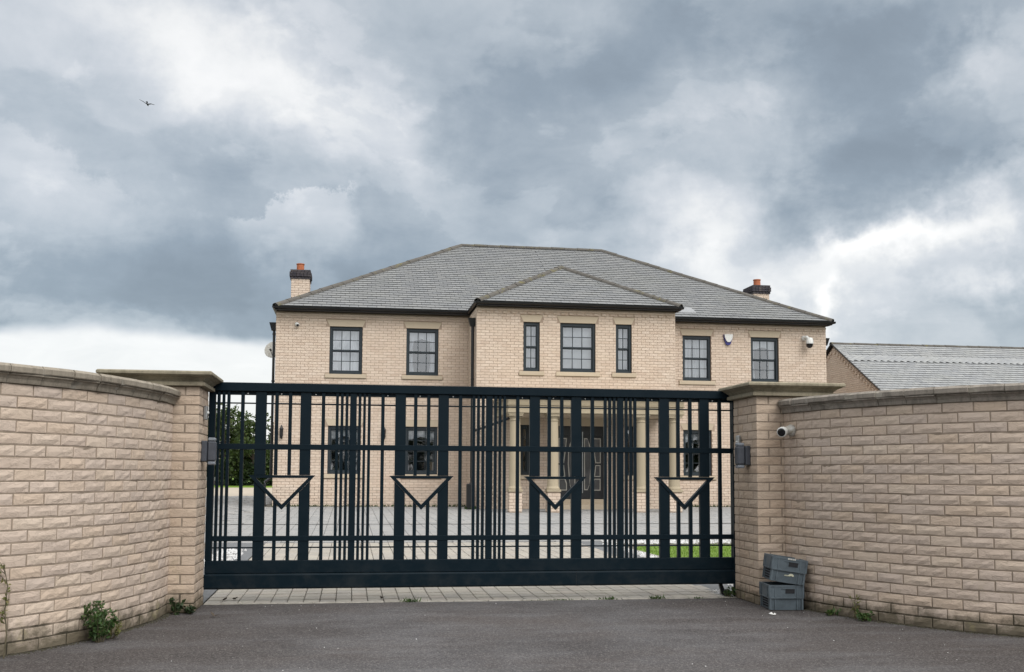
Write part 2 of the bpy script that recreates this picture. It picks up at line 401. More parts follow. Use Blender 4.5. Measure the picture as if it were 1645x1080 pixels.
M_cratedark = simple('crate_opening_shade', (0.010, 0.011, 0.014), 0.8)  # near-black colour standing in for the shade inside the crate's openings
M_sticker = simple('sticker_white', (0.62, 0.62, 0.58), 0.6, var=0.3, scale=50)
M_emblem = simple('emblem_print', (0.50, 0.50, 0.38), 0.6)
M_door = simple('door_paint', (0.012, 0.014, 0.018), 0.35, var=0.2)
M_chrome = simple('door_inlay', (0.42, 0.40, 0.36), 0.3, metal=0.3)
M_obscure = simple('obscure_glass', (0.10, 0.10, 0.105), 0.12, spec=0.7, var=0.4, scale=4)
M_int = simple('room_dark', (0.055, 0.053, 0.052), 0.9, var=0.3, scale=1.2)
M_cloth = simple('curtain_cloth', (0.80, 0.82, 0.85), 0.9, var=0.06, scale=3)
M_vent = simple('lead_flashing', (0.27, 0.28, 0.29), 0.6, var=0.3)
M_bird = simple('bird_feathers', (0.012, 0.012, 0.014), 0.8)
M_wood = simple('trunk_bark', (0.07, 0.055, 0.04), 0.9, var=0.4, scale=10, bump=0.4, bscale=20)
M_stem = simple('weed_stem', (0.10, 0.085, 0.05), 0.8, var=0.3)
M_concrete = simple('concrete_edging', (0.30, 0.285, 0.255), 0.92, var=0.45, scale=12, bump=0.5, bscale=150, dark=(0.17, 0.16, 0.135))
M_iron = simple('drain_iron', (0.035, 0.035, 0.035), 0.7)
M_tar = simple('courtyard_tarmac', (0.14, 0.145, 0.15), 0.9, var=0.3, scale=15, bump=0.5, bscale=260)

def stone_material(name, col, dark, streak=0.8, green=None, yellow=None):
    m, n, b = material(name)
    g = n.new('ShaderNodeNewGeometry').outputs['Position']
    r = n.rnd()
    c = n.mix(n.math('MULTIPLY', r, 0.5), col, tuple(q * 0.72 for q in col))
    st = n.noise(n.scale(g, (17, 17, 2.6)), 1.0, 6, 0.7, 1.0)
    c = n.mix(n.math('MULTIPLY', n.mapr(st, 0.44, 0.72), streak * 0.75), c, dark)
    bl = n.noise(g, 5.0, 6, 0.7)
    c = n.mix(n.math('MULTIPLY', n.mapr(bl, 0.50, 0.70), streak * 0.8), c, dark)
    if yellow: c = n.mix(n.mapr(n.noise(g, 3.2, 6, 0.7), 0.56, 0.68, 0, 0.75), c, yellow)
    sp = n.noise(g, 130.0, 3, 0.7)
    c = n.mix(n.mapr(sp, 0.58, 0.75, 0, 0.5), c, tuple(q * 0.5 for q in dark))
    n.l.new(c, b.inputs['Base Color']); P(b, rough=0.92, spec=0.2)
    hh = n.math('ADD', n.noise(g, 40.0, 5, 0.65), n.math('MULTIPLY', n.noise(g, 220.0, 2, 0.6), 0.4))
    n.l.new(n.bump(hh, 0.55, 0.006), b.inputs['Normal'])
    return m
M_cope = stone_material('weathered_coping', (0.30, 0.265, 0.215), (0.105, 0.092, 0.075), 0.85)
M_coper = stone_material('weathered_coping_dark', (0.29, 0.26, 0.225), (0.095, 0.085, 0.073), 0.8)
M_cap = stone_material('weathered_cap', (0.285, 0.255, 0.19), (0.125, 0.11, 0.078), 0.85)
M_stone = stone_material('cast_stone', (0.52, 0.44, 0.335), (0.43, 0.36, 0.265), 0.3)
M_col = stone_material('column_stone', (0.40, 0.34, 0.245), (0.32, 0.27, 0.19), 0.25)
M_ridge = stone_material('ridge_tile_clay', (0.115, 0.108, 0.098), (0.055, 0.052, 0.048), 0.5, yellow=(0.16, 0.145, 0.06))

def slate_material(name, light=1.0):
    m, n, b = material(name)
    g = n.new('ShaderNodeNewGeometry').outputs['Position']
    r = n.rnd()
    c = n.ramp(r, [(0, (0.215 * light, 0.225 * light, 0.232 * light)), (0.35, (0.235 * light, 0.243 * light, 0.248 * light)), (0.7, (0.26 * light, 0.266 * light, 0.266 * light)), (1, (0.20 * light, 0.208 * light, 0.218 * light))])
    f = n.mapr(n.noise(g, 0.7, 5, 0.7), 0.48, 0.68)
    c = n.mix(n.math('MULTIPLY', f, 0.25), c, (0.23 * light, 0.235 * light, 0.20 * light))
    d = n.mapr(n.noise(g, 2.6, 6, 0.7), 0.56, 0.74)
    c = n.mix(n.math('MULTIPLY', d, 0.5), c, (0.06, 0.06, 0.06))
    n.l.new(c, b.inputs['Base Color']); P(b, spec=0.45)
    n.l.new(n.mapr(n.noise(g, 3.0, 4), 0.3, 0.7, 0.42, 0.62), b.inputs['Roughness'])
    n.l.new(n.bump(n.noise(g, 25, 4), 0.3, 0.006), b.inputs['Normal'])
    return m
M_slate = slate_material('roof_slate', 0.72)
M_slate2 = slate_material('garage_slate', 1.05)

def asphalt_material():
    m, n, b = material('asphalt')
    g = n.new('ShaderNodeNewGeometry').outputs['Position']
    base = n.mix(n.mapr(n.noise(g, 1.1, 7, 0.68), 0.35, 0.65), (0.048, 0.044, 0.045), (0.098, 0.096, 0.100))
    # browner, dirtier margin and patches
    br = n.mapr(n.noise(g, 0.7, 4, 0.6), 0.46, 0.66)
    base = n.mix(n.math('MULTIPLY', br, 0.6), base, (0.070, 0.056, 0.050))
    # oval tar repair in front of the left pillar
    s3 = n.new('ShaderNodeSeparateXYZ'); n.l.new(g, s3.inputs[0])
    px = n.math('DIVIDE', n.math('ADD', s3.outputs[0], 0.62), 0.48); py = n.math('DIVIDE', n.math('SUBTRACT', s3.outputs[1], 6.78), 0.17)
    rr = n.math('ADD', n.math('SQRT', n.math('ADD', n.math('MULTIPLY', px, px), n.math('MULTIPLY', py, py))), n.math('MULTIPLY', n.math('SUBTRACT', n.noise(g, 7, 4), 0.5), 0.5))
    base = n.mix(n.mapr(rr, 1.05, 0.8, 0, 0.45, True), base, (0.038, 0.037, 0.038))
    base = n.mix(n.math('MULTIPLY', n.mapr(n.math('ABSOLUTE', n.math('SUBTRACT', rr, 1.08)), 0.10, 0.0, 0, 1, True), 0.25), base, (0.12, 0.115, 0.11))
    wear = n.math('ADD', n.math('ABSOLUTE', n.math('SUBTRACT', s3.outputs[0], 1.2)), n.math('MULTIPLY', n.noise(g, 0.8, 4), 1.6))
    base = n.mix(n.mapr(wear, 1.5, 3.4, 0, 0.7, True), base, (0.043, 0.035, 0.032))
    base = n.mix(n.mapr(n.noise(n.scale(g, (0.5, 1.6, 1)), 1.6, 5, 0.6), 0.50, 0.66, 0, 0.5), base, (0.125, 0.123, 0.128))
    gr = n.noise(g, 55.0, 3, 0.8)
    base = n.mix(n.mapr(gr, 0.56, 0.72, 0, 0.55), base, (0.17, 0.163, 0.16))
    base = n.mix(n.mapr(gr, 0.44, 0.30, 0, 0.6), base, (0.022, 0.021, 0.022))
    crk = n.vor(g, 120.0, out=0)
    vc = n.vor(g, 120.0, out=1)
    sv = n.new('ShaderNodeSeparateColor'); n.l.new(vc, sv.inputs[0])
    stone = n.mapr(sv.outputs[0], 0.62, 1.0)
    base = n.mix(n.math('MULTIPLY', stone, 0.5), base, (0.23, 0.215, 0.205))
    base = n.mix(n.mapr(sv.outputs[1], 0.7, 1.0, 0, 0.6), base, (0.022, 0.021, 0.022))
    crumbs = n.vor(g, 22.0)
    cr2 = n.math('MULTIPLY', n.mapr(crumbs, 0.085, 0.05), n.mapr(n.noise(g, 1.7, 3), 0.5, 0.62))
    base = n.mix(n.math('MULTIPLY', cr2, 0.8), base, (0.34, 0.31, 0.28))
    n.l.new(base, b.inputs['Base Color']); P(b, rough=0.88, spec=0.3)
    h = n.math('ADD', n.vor(g, 210.0), n.math('MULTIPLY', n.noise(g, 6.0, 4), 1.2))
    n.l.new(n.bump(h, 0.9, 0.004), b.inputs['Normal'])
    return m
M_asph = asphalt_material()
def paver_material(name, tones, dirt=0.5):
    m, n, b = material(name)
    g = n.new('ShaderNodeNewGeometry').outputs['Position']
    c = n.ramp(n.rnd(), [(i / (len(tones) - 1), t) for i, t in enumerate(tones)])
    c = n.mix(n.math('MULTIPLY', n.mapr(n.noise(g, 2.2, 6, 0.7), 0.42, 0.7), dirt), c, tuple(x * 0.6 for x in tones[0]))
    c = n.mix(n.mapr(n.noise(g, 170, 3, 0.7), 0.55, 0.8, 0, 0.4), c, tuple(x * 0.5 for x in tones[0]))
    n.l.new(c, b.inputs['Base Color']); P(b, rough=0.88, spec=0.3)
    n.l.new(n.bump(n.noise(g, 120, 4), 0.4, 0.004), b.inputs['Normal'])
    return m
M_paver = paver_material('drive_paver', [(0.34, 0.315, 0.275), (0.31, 0.29, 0.26), (0.36, 0.335, 0.285), (0.345, 0.31, 0.27)])
M_paverc = paver_material('courtyard_paver', [(0.265, 0.265, 0.262), (0.295, 0.29, 0.283), (0.25, 0.252, 0.25), (0.305, 0.295, 0.28)], 0.4)
M_sand = simple('joint_sand', (0.17, 0.155, 0.125), 0.95, var=0.4, scale=20)
M_tan = simple('buff_gravel', (0.42, 0.36, 0.285), 0.95, var=0.2, scale=1.5, bump=0.6, bscale=60)
M_chips = None
def chips():
    m, n, b = material('white_stone_chips')
    c = n.ramp(n.rnd(), [(0, (0.58, 0.58, 0.58)), (0.6, (0.45, 0.45, 0.44)), (1, (0.26, 0.25, 0.24))])
    n.l.new(c, b.inputs['Base Color']); P(b, rough=0.7)
    return m
M_chips = chips()
def grass_material(name, a, c_):
    m, n, b = material(name)
    g = n.new('ShaderNodeNewGeometry').outputs['Position']
    c = n.mix(n.noise(g, 3.0, 5, 0.7), a, c_)
    c = n.mix(n.math('MULTIPLY', n.rnd(), 0.5), c, tuple(x * 0.55 for x in a))
    n.l.new(c, b.inputs['Base Color']); P(b, rough=0.75, spec=0.25)
    return m
M_grass = grass_material('lawn_grass', (0.135, 0.23, 0.030), (0.17, 0.255, 0.042))
M_field = grass_material('field_grass', (0.08, 0.115, 0.035), (0.10, 0.12, 0.045))
def leaf_material(name, tones, trans=0.25):
    m, n, b = material(name)
    c = n.ramp(n.rnd(), [(i / (len(tones) - 1), t) for i, t in enumerate(tones)])
    n.l.new(c, b.inputs['Base Color']); P(b, rough=0.55, spec=0.35)
    tr = n.new('ShaderNodeBsdfTranslucent'); n.l.new(c, tr.inputs[0])
    mx = n.new('ShaderNodeMixShader'); mx.inputs[0].default_value = trans
    n.l.new(b.outputs[0], mx.inputs[1]); n.l.new(tr.outputs[0], mx.inputs[2])
    n.l.new(mx.outputs[0], n.n['Material Output'].inputs[0])
    return m
M_leaf = leaf_material('tree_leaves', [(0.035, 0.062, 0.014), (0.055, 0.088, 0.020), (0.026, 0.048, 0.012), (0.075, 0.10, 0.026)])
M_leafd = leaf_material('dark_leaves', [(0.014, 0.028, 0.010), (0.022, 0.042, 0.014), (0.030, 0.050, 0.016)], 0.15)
M_weed = leaf_material('weed_leaves', [(0.040, 0.085, 0.020), (0.055, 0.105, 0.028), (0.028, 0.060, 0.018), (0.085, 0.12, 0.03)])
M_weedy = leaf_material('yellow_weed_leaves', [(0.16, 0.16, 0.045), (0.11, 0.13, 0.04), (0.20, 0.17, 0.07)])
def glass_material(name, refl=0.9):
    m, n, b = material(name); n.n.remove(b)
    tr = n.new('ShaderNodeBsdfTransparent'); tr.inputs[0].default_value = (0.86, 0.89, 0.91, 1)
    gl = n.new('ShaderNodeBsdfGlossy'); gl.inputs['Roughness'].default_value = 0.03; gl.inputs[0].default_value = (0.92, 0.95, 1, 1)
    g = n.new('ShaderNodeNewGeometry').outputs['Position']
    nb = n.bump(n.noise(g, 1.7, 2), 0.10, 0.02)
    n.l.new(nb, gl.inputs['Normal'])
    lw = n.new('ShaderNodeFresnel'); lw.inputs[0].default_value = 1.5
    mx = n.new('ShaderNodeMixShader')
    n.l.new(n.math('MULTIPLY_ADD', lw.outputs[0], 1.6, refl, clamp=True), mx.inputs[0])
    n.l.new(tr.outputs[0], mx.inputs[1]); n.l.new(gl.outputs[0], mx.inputs[2])
    n.l.new(mx.outputs[0], n.n['Material Output'].inputs[0])
    return m
M_glass = glass_material('window_glass', 0.17)

# ================================================================== GROUND
g0 = MB()
gz = -0.06
g0.quad((-900, -200, gz), (900, -200, gz), (900, 2500, gz), (-900, 2500, gz))
obj('ground', g0, M_field, kind='structure')

CY0 = 9.385                                       # back edge of the kerb line
def cz(y): return max(0.0, min(0.2, 0.0111 * (y - 9.4)))     # the courtyard rises gently to the house
rd = MB()
nx, ny = 30, 24
for j in range(ny + 1):
    for i in range(nx + 1):
        x = -5.5 + 14.0 * i / nx; yy = -6.0 + (9.30 + 6.0) * j / ny
        rd.v.append((x, yy, 0.004 * mnoise.noise(Vector((x * 0.9, yy * 0.9, 3.0)))))
for j in range(ny):
    for i in range(nx):
        a = j * (nx + 1) + i; rd.f.append((a, a + 1, a + nx + 2, a + nx + 1))
asph = obj('driveway', rd, M_asph, smooth=True, kind='structure')
ap = MB(); ap.quad((-60, -40, -0.012), (60, -40, -0.012), (60, -5.9, -0.012), (-60, -5.9, -0.012))
obj('road', ap, M_asph, kind='structure')

# concrete edging stones between the tarmac and the pavers
pav = MB(); pav.quad((-1.30, 9.30, -0.03), (3.95, 9.30, -0.03), (3.95, 16.3, cz(16.3) - 0.018), (-1.30, 16.3, cz(16.3) - 0.018))
paving = obj('gateway_paving', pav, M_sand, kind='structure')
def paver_mesh(lx, ly, th, c=0.005):
    mb = MB(); x, y_ = lx / 2, ly / 2
    vs = [(-x, -y_, -th), (x, -y_, -th), (x, y_, -th), (-x, y_, -th), (-x, -y_, -c), (x, -y_, -c), (x, y_, -c), (-x, y_, -c),
          (-x + c, -y_ + c, 0), (x - c, -y_ + c, 0), (x - c, y_ - c, 0), (-x + c, y_ - c, 0)]
    fs = [(0, 1, 5, 4), (1, 2, 6, 5), (2, 3, 7, 6), (3, 0, 4, 7), (4, 5, 9, 8), (5, 6, 10, 9), (6, 7, 11, 10), (7, 4, 8, 11), (8, 9, 10, 11)]
    mb.add(vs, fs); return mb
edge_me = mesh_from(paver_mesh(0.296, 0.062, 0.05, 0.006), 'edging_stone', M_concrete)
x = -1.19
while x < 3.50:
    inst('edging_stone', edge_me, paving, (x + 0.15, 9.347, 0.006 + random.uniform(-0.002, 0.003)), 0, (random.uniform(-.01, .01), random.uniform(-.008, .008), random.uniform(-.006, .006)))
    x += 0.302
PW, PL = 0.1385, 0.205
pm = mesh_from(paver_mesh(PW - 0.006, PL - 0.006, 0.045), 'paver', M_paver)
rest = MB()
def put_paver(mb, x, y, z, lx, ly, th=0.04, tilt=0.010, rz=0.0, c=0.005):
    src = paver_mesh(lx, ly, th, c)
    a, b = random.uniform(-tilt, tilt), random.uniform(-tilt, tilt); cr, sr = cos(rz), sin(rz)
    vs = [(x + vx * cr - vy * sr, y + vx * sr + vy * cr, z + vz + vx * a + vy * b) for vx, vy, vz in src.v]
    mb.add(vs, src.f)
cnt = 0
ncol = int((3.43 + 1.205) / PW)
for i in range(ncol + 1):
    x = -1.205 + (i + 0.5) * PW
    off = (i % 2) * PL * 0.5 + random.uniform(-0.02, 0.02)
    yy = CY0 + PL / 2 - off + (PL / 2 if i % 2 else 0) - (0 if i % 2 else 0)
    k = 0
    while yy < 16.2:
        y0 = max(CY0, yy - PL / 2); y1 = yy + PL / 2
        if y1 - y0 > 0.05:
            near = (y1 < 9.86) or (13.25 < yy < 14.30)
            if near and cnt < 296 and y1 - y0 > PL * 0.98:
                inst('paver', pm, paving, (x, yy, cz(yy) + random.uniform(-0.0015, 0.002)), 0, (random.uniform(-.008, .008), random.uniform(-.01, .01), random.uniform(-.006, .006))); cnt += 1
            else:
                put_paver(rest, x, (y0 + y1) / 2, cz(yy) + random.uniform(-0.0015, 0.002), PW - 0.006, y1 - y0 - 0.006)
        yy += PL
obj('pavers', rest, M_paver, paving, kind='stuff')
tm = MB(); tm.quad((3.43, 9.40, 0.001), (3.86, 9.40, 0.001), (3.86, 16.2, cz(16.2)), (3.43, 16.2, cz(16.2)))
tm.quad((-1.96, 9.40, 0.001), (-1.21, 9.40, 0.001), (-1.21, 16.2, cz(16.2)), (-1.96, 16.2, cz(16.2)))
obj('driveway_margin', tm, M_tar, kind='structure')

# courtyard
cy = MB()
cy.quad((-9, 9.42, -0.035), (24, 9.42, -0.035), (24, 27.4, 0.165), (-9, 27.4, 0.165))
cy.quad((-9, 27.4, 0.165), (24, 27.4, 0.165), (24, 45, 0.178), (-9, 45, 0.178))
court = obj('courtyard', cy, M_sand, kind='structure')
pc = MB()
i = 0; x = -7.5
while x < 15.0:
    yy = 16.3 + (0.1 if i % 2 else 0.0)
    ym = 29.4 if (x < -2.3 or x > 14.1) else (29.45 if x < 3.2 or x > 8.8 else 27.6)
    while yy < 20.74:
        put_paver(pc, x, yy + 0.1, cz(yy) + random.uniform(-0.002, 0.002), 0.1945, 0.1955, 0.03, 0.012); yy += 0.2
    if x > -1.9:
        yy = 21.0
        while yy < ym - 0.1:
            put_paver(pc, x, yy + 0.1, cz(yy) + random.uniform(-0.003, 0.003), 0.1945, 0.1955, 0.03, 0.02); yy += 0.2
    x += 0.2; i += 1
obj('pavers', pc, M_paverc, court, kind='stuff')
# older diagonal setts with open, weedy joints at the left of the house
pd = MB()
for a in range(-60, 80):
    for b in range(-60, 80):
        u, t = a * 0.30, b * 0.30 + (a % 2) * 0.15
        x = -4.5 + u * cos(0.8) - t * sin(0.8); yy = 30.0 + u * sin(0.8) + t * cos(0.8)
        if -8.6 < x < -1.95 and 20.95 < yy < 43 and not (x > -2.4 and yy > 29.2):
            put_paver(pd, x, yy, cz(yy) + random.uniform(-0.008, 0.008), 0.222, 0.222, 0.03, 0.035, 0.8, 0.012)
obj('setts', pd, M_paverc, court, kind='stuff')
sb = MB(); sb.quad((-8.6, 20.95, cz(20.95) - .016), (-1.98, 20.95, cz(20.95) - .016), (-1.98, 29.3, .184), (-8.6, 29.3, .184)); sb.quad((-8.6, 29.3, .184), (-2.36, 29.3, .184), (-2.36, 43, .184), (-8.6, 43, .184))
obj('sett_bed', sb, simple('mossy_joints', (0.075, 0.07, 0.05), 0.95, var=0.4, scale=3), court)
# linear drain across the yard
dr = MB()
dr.box(-8, 16, 20.80, 20.92, 0.08, cz(20.85) + 0.004)
drain = obj('drain_channel', dr, M_iron); tag(drain, 'dark narrow drain channel running straight across the paved forecourt', 'drain')
tn = MB(); tn.quad((-60, 43, 0.19), (-2.0, 43, 0.19), (-2.0, 68, 0.19), (-60, 68, 0.19)); obj('gravel_yard', tn, M_tan, kind='structure')
bk = MB(); bk.quad((-70, 68, 0.19), (40, 68, 0.19), (40, 74, 0.55), (-70, 74, 0.55)); bk.quad((-70, 74, 0.55), (40, 74, 0.55), (40, 130, 0.6), (-70, 130, 0.6))
obj('grass_bank', bk, M_grass, kind='structure')

# lawn inside the gate on the right (and its twin on the left, mostly behind the pillar)
def lawn(x0, x1, y0, y1, label, sgn):
    pts = []
    for k in range(7):
        a = pi / 2 * k / 6
        pts.append((x0 + sgn * (0.5 - 0.5 * cos(a)), y1 - 0.9 + 0.9 * sin(a)))
    pts = [(x0, y0)] + pts + [(x1, y1 + 0.25), (x1, y0)]
    if sgn < 0: pts = pts[::-1]
    lb = MB(); lb.prismz(pts, 0.0, 0.055)
    o = obj('lawn', lb, M_grass, kind='structure')
    bl = MB()
    for _ in range(9000):
        x = random.uniform(min(x0, x1), min(max(x0, x1), min(x0, x1) + 3.5)) if sgn > 0 else random.uniform(x0 - 1.5, x0)
        yy = random.uniform(max(y0, 12.5), y1 + 0.1)
        lim = y1 - 0.9 + 0.9 * math.sqrt(max(0.0, 1 - max(0.0, 1 - sgn * (x - x0) / 0.5) ** 2)) + 0.12 * min(1, sgn * (x - x0) / 2)
        if yy > lim: continue
        h = random.uniform(0.018, 0.034); a = random.uniform(0, pi); q = 0.005
        bl.add([(x - q * cos(a), yy - q * sin(a), 0.052), (x + q * cos(a), yy + q * sin(a), 0.052), (x + random.uniform(-.012, .012), yy + random.uniform(-.012, .012), 0.055 + h)], [(0, 1, 2)])
    g = obj('lawn_grass', bl, M_grass, kind='stuff')
    return o
lawn(4.02, 9.5, 9.6, 15.45, '', 1)
lawn(-1.95, -6.0, 9.6, 14.6, '', -1)
ch = MB()
def chip(mb, x, y, z, s):
    a = random.uniform(0, pi); t = random.uniform(0.5, 1.0)
    c0, s0 = cos(a) * s, sin(a) * s
    mb.add([(x - c0, y - s0, z), (x + s0 * t, y - c0 * t, z), (x + c0, y + s0, z + s * 0.3), (x - s0 * t, y + c0 * t, z + s * .2), (x + s0 * .1, y, z + s * 0.95)],
           [(0, 1, 4), (1, 2, 4), (2, 3, 4), (3, 0, 4)])
for _ in range(2600):
    r = random.random()
    if r < 0.30: x, yy = random.uniform(3.78, 3.93), random.uniform(9.5, 15.6)
    elif r < 0.86: x, yy = random.uniform(3.9, 9.0), random.uniform(15.62, 16.2)
    else: x, yy = random.uniform(-1.72, -1.36), random.uniform(12.6, 14.9)
    chip(ch, x, yy, cz(yy) + 0.002, random.uniform(0.014, 0.034))
for _ in range(90): chip(ch, random.uniform(3.42, 3.62), random.uniform(9.45, 9.9), 0.002, random.uniform(0.01, 0.022))
gv = obj('white_gravel', ch, M_chips, kind='stuff'); gv['label'] = 'white stone chippings edging the lawn'
eb = MB()
yy = 9.5
while yy < 15.2: eb.box(3.945, 4.005, yy, yy + 0.195, 0.0, 0.062); yy += 0.2
obj('lawn_edging', eb, M_concrete, kind='structure')

# ================================================================== BRICK PIECES
def brick_mesh(L, H, D, seed, mat, depth=0.0035, left=False, right=False):
    "rock-faced brick: rough front (facing -y), chipped arrises; corner bricks also show an end"
    rg = random.Random(seed)
    nxs, nzs = (5 if L > 0.15 else 4), 3
    mb = MB(); idx = {}
    ins = 0.0030
    for j in range(nzs):
        for i in range(nxs):
            fx, fz = i / (nxs - 1), j / (nzs - 1)
            x = -L / 2 + L * fx; z = -H / 2 + H * fz
            e = (i in (0, nxs - 1)) or (j in (0, nzs - 1))
            cr = .0045 if (i in (0, nxs - 1) and j in (0, nzs - 1)) else 0
            if i == 0: x += ins + rg.uniform(0, .004) + cr * rg.random()
            if i == nxs - 1: x -= ins + rg.uniform(0, .004) + cr * rg.random()
            if j == 0: z += ins + rg.uniform(-.0015, .0035) + cr * rg.random()
            if j == nzs - 1: z -= ins + rg.uniform(-.0015, .0035) + cr * rg.random()
            yv = rg.uniform(-depth, 0.0) if not e else rg.uniform(-0.0005, 0.0022)
            idx[(i, j)] = len(mb.v); mb.v.append((x, yv, z))
    for j in range(nzs - 1):
        for i in range(nxs - 1): mb.f.append((idx[(i, j)], idx[(i + 1, j)], idx[(i + 1, j + 1)], idx[(i, j + 1)]))
    # outer ring set back, then sides
    c0 = len(mb.v)
    s = 0.0028
    mb.v += [(-L / 2, s, -H / 2), (L / 2, s, -H / 2), (L / 2, s, H / 2), (-L / 2, s, H / 2), (-L / 2, D, -H / 2), (L / 2, D, -H / 2), (L / 2, D, H / 2), (-L / 2, D, H / 2)]
    mb.f.append(tuple([c0, c0 + 1] + [idx[(i, 0)] for i in range(nxs - 1, -1, -1)]))
    mb.f.append(tuple([c0 + 1, c0 + 2] + [idx[(nxs - 1, j)] for j in range(nzs - 1, -1, -1)]))
    mb.f.append(tuple([c0 + 2, c0 + 3] + [idx[(i, nzs - 1)] for i in range(nxs)]))
    mb.f.append(tuple([c0 + 3, c0] + [idx[(0, j)] for j in range(nzs)]))
    a = c0 + 4
    mb.f += [(c0, a, a + 1, c0 + 1), (c0 + 1, a + 1, a + 2, c0 + 2), (c0 + 2, a + 2, a + 3, c0 + 3), (c0 + 3, a + 3, a, c0), (a, a + 3, a + 2, a + 1)]
    return mesh_from(mb, 'brick', mat)
BH, CO = 0.0655, 0.075
FULL = [brick_mesh(0.2155, BH, 0.10, k, M_brick, 0.006) for k in range(14)]
HALF = [brick_mesh(0.1030, BH, 0.10, 40 + k, M_brick, 0.005) for k in range(5)]
PFULL = [brick_mesh(0.2155, BH, 0.1025, 60 + k, M_brickp, 0.005) for k in range(10)]
PHALF = [brick_mesh(0.1030, BH, 0.1025, 80 + k, M_brickp, 0.004) for k in range(5)]

# ------------------------------------------------------------------ curved walls
def smooth_curve(pts, step=0.01):
    P_ = [Vector((p[0], p[1], 0)) for p in pts]; out = []
    for i in range(len(P_) - 1):
        p0 = P_[max(i - 1, 0)]; p1 = P_[i]; p2 = P_[i + 1]; p3 = P_[min(i + 2, len(P_) - 1)]
        nseg = max(2, int((p2 - p1).length / step))
        for k in range(nseg):
            t = k / nseg
            out.append(0.5 * ((2 * p1) + (-p0 + p2) * t + (2 * p0 - 5 * p1 + 4 * p2 - p3) * t * t + (-p0 + 3 * p1 - 3 * p2 + p3) * t ** 3))
    out.append(P_[-1]); return out
class Curve:
    def __init__(s, pts):
        s.p = smooth_curve(pts); s.d = [0.0]
        for a, b in zip(s.p[:-1], s.p[1:]): s.d.append(s.d[-1] + (b - a).length)
        s.L = s.d[-1]
    def at(s, q):
        q = max(0.0, min(s.L - 1e-6, q)); lo, hi = 0, len(s.d) - 1
        while hi - lo > 1:
            m = (lo + hi) // 2
            if s.d[m] <= q: lo = m
            else: hi = m
        t = (q - s.d[lo]) / (s.d[hi] - s.d[lo]); return s.p[lo].lerp(s.p[hi], t)
    def tan(s, q): return (s.at(q + 0.02) - s.at(q - 0.02)).normalized()

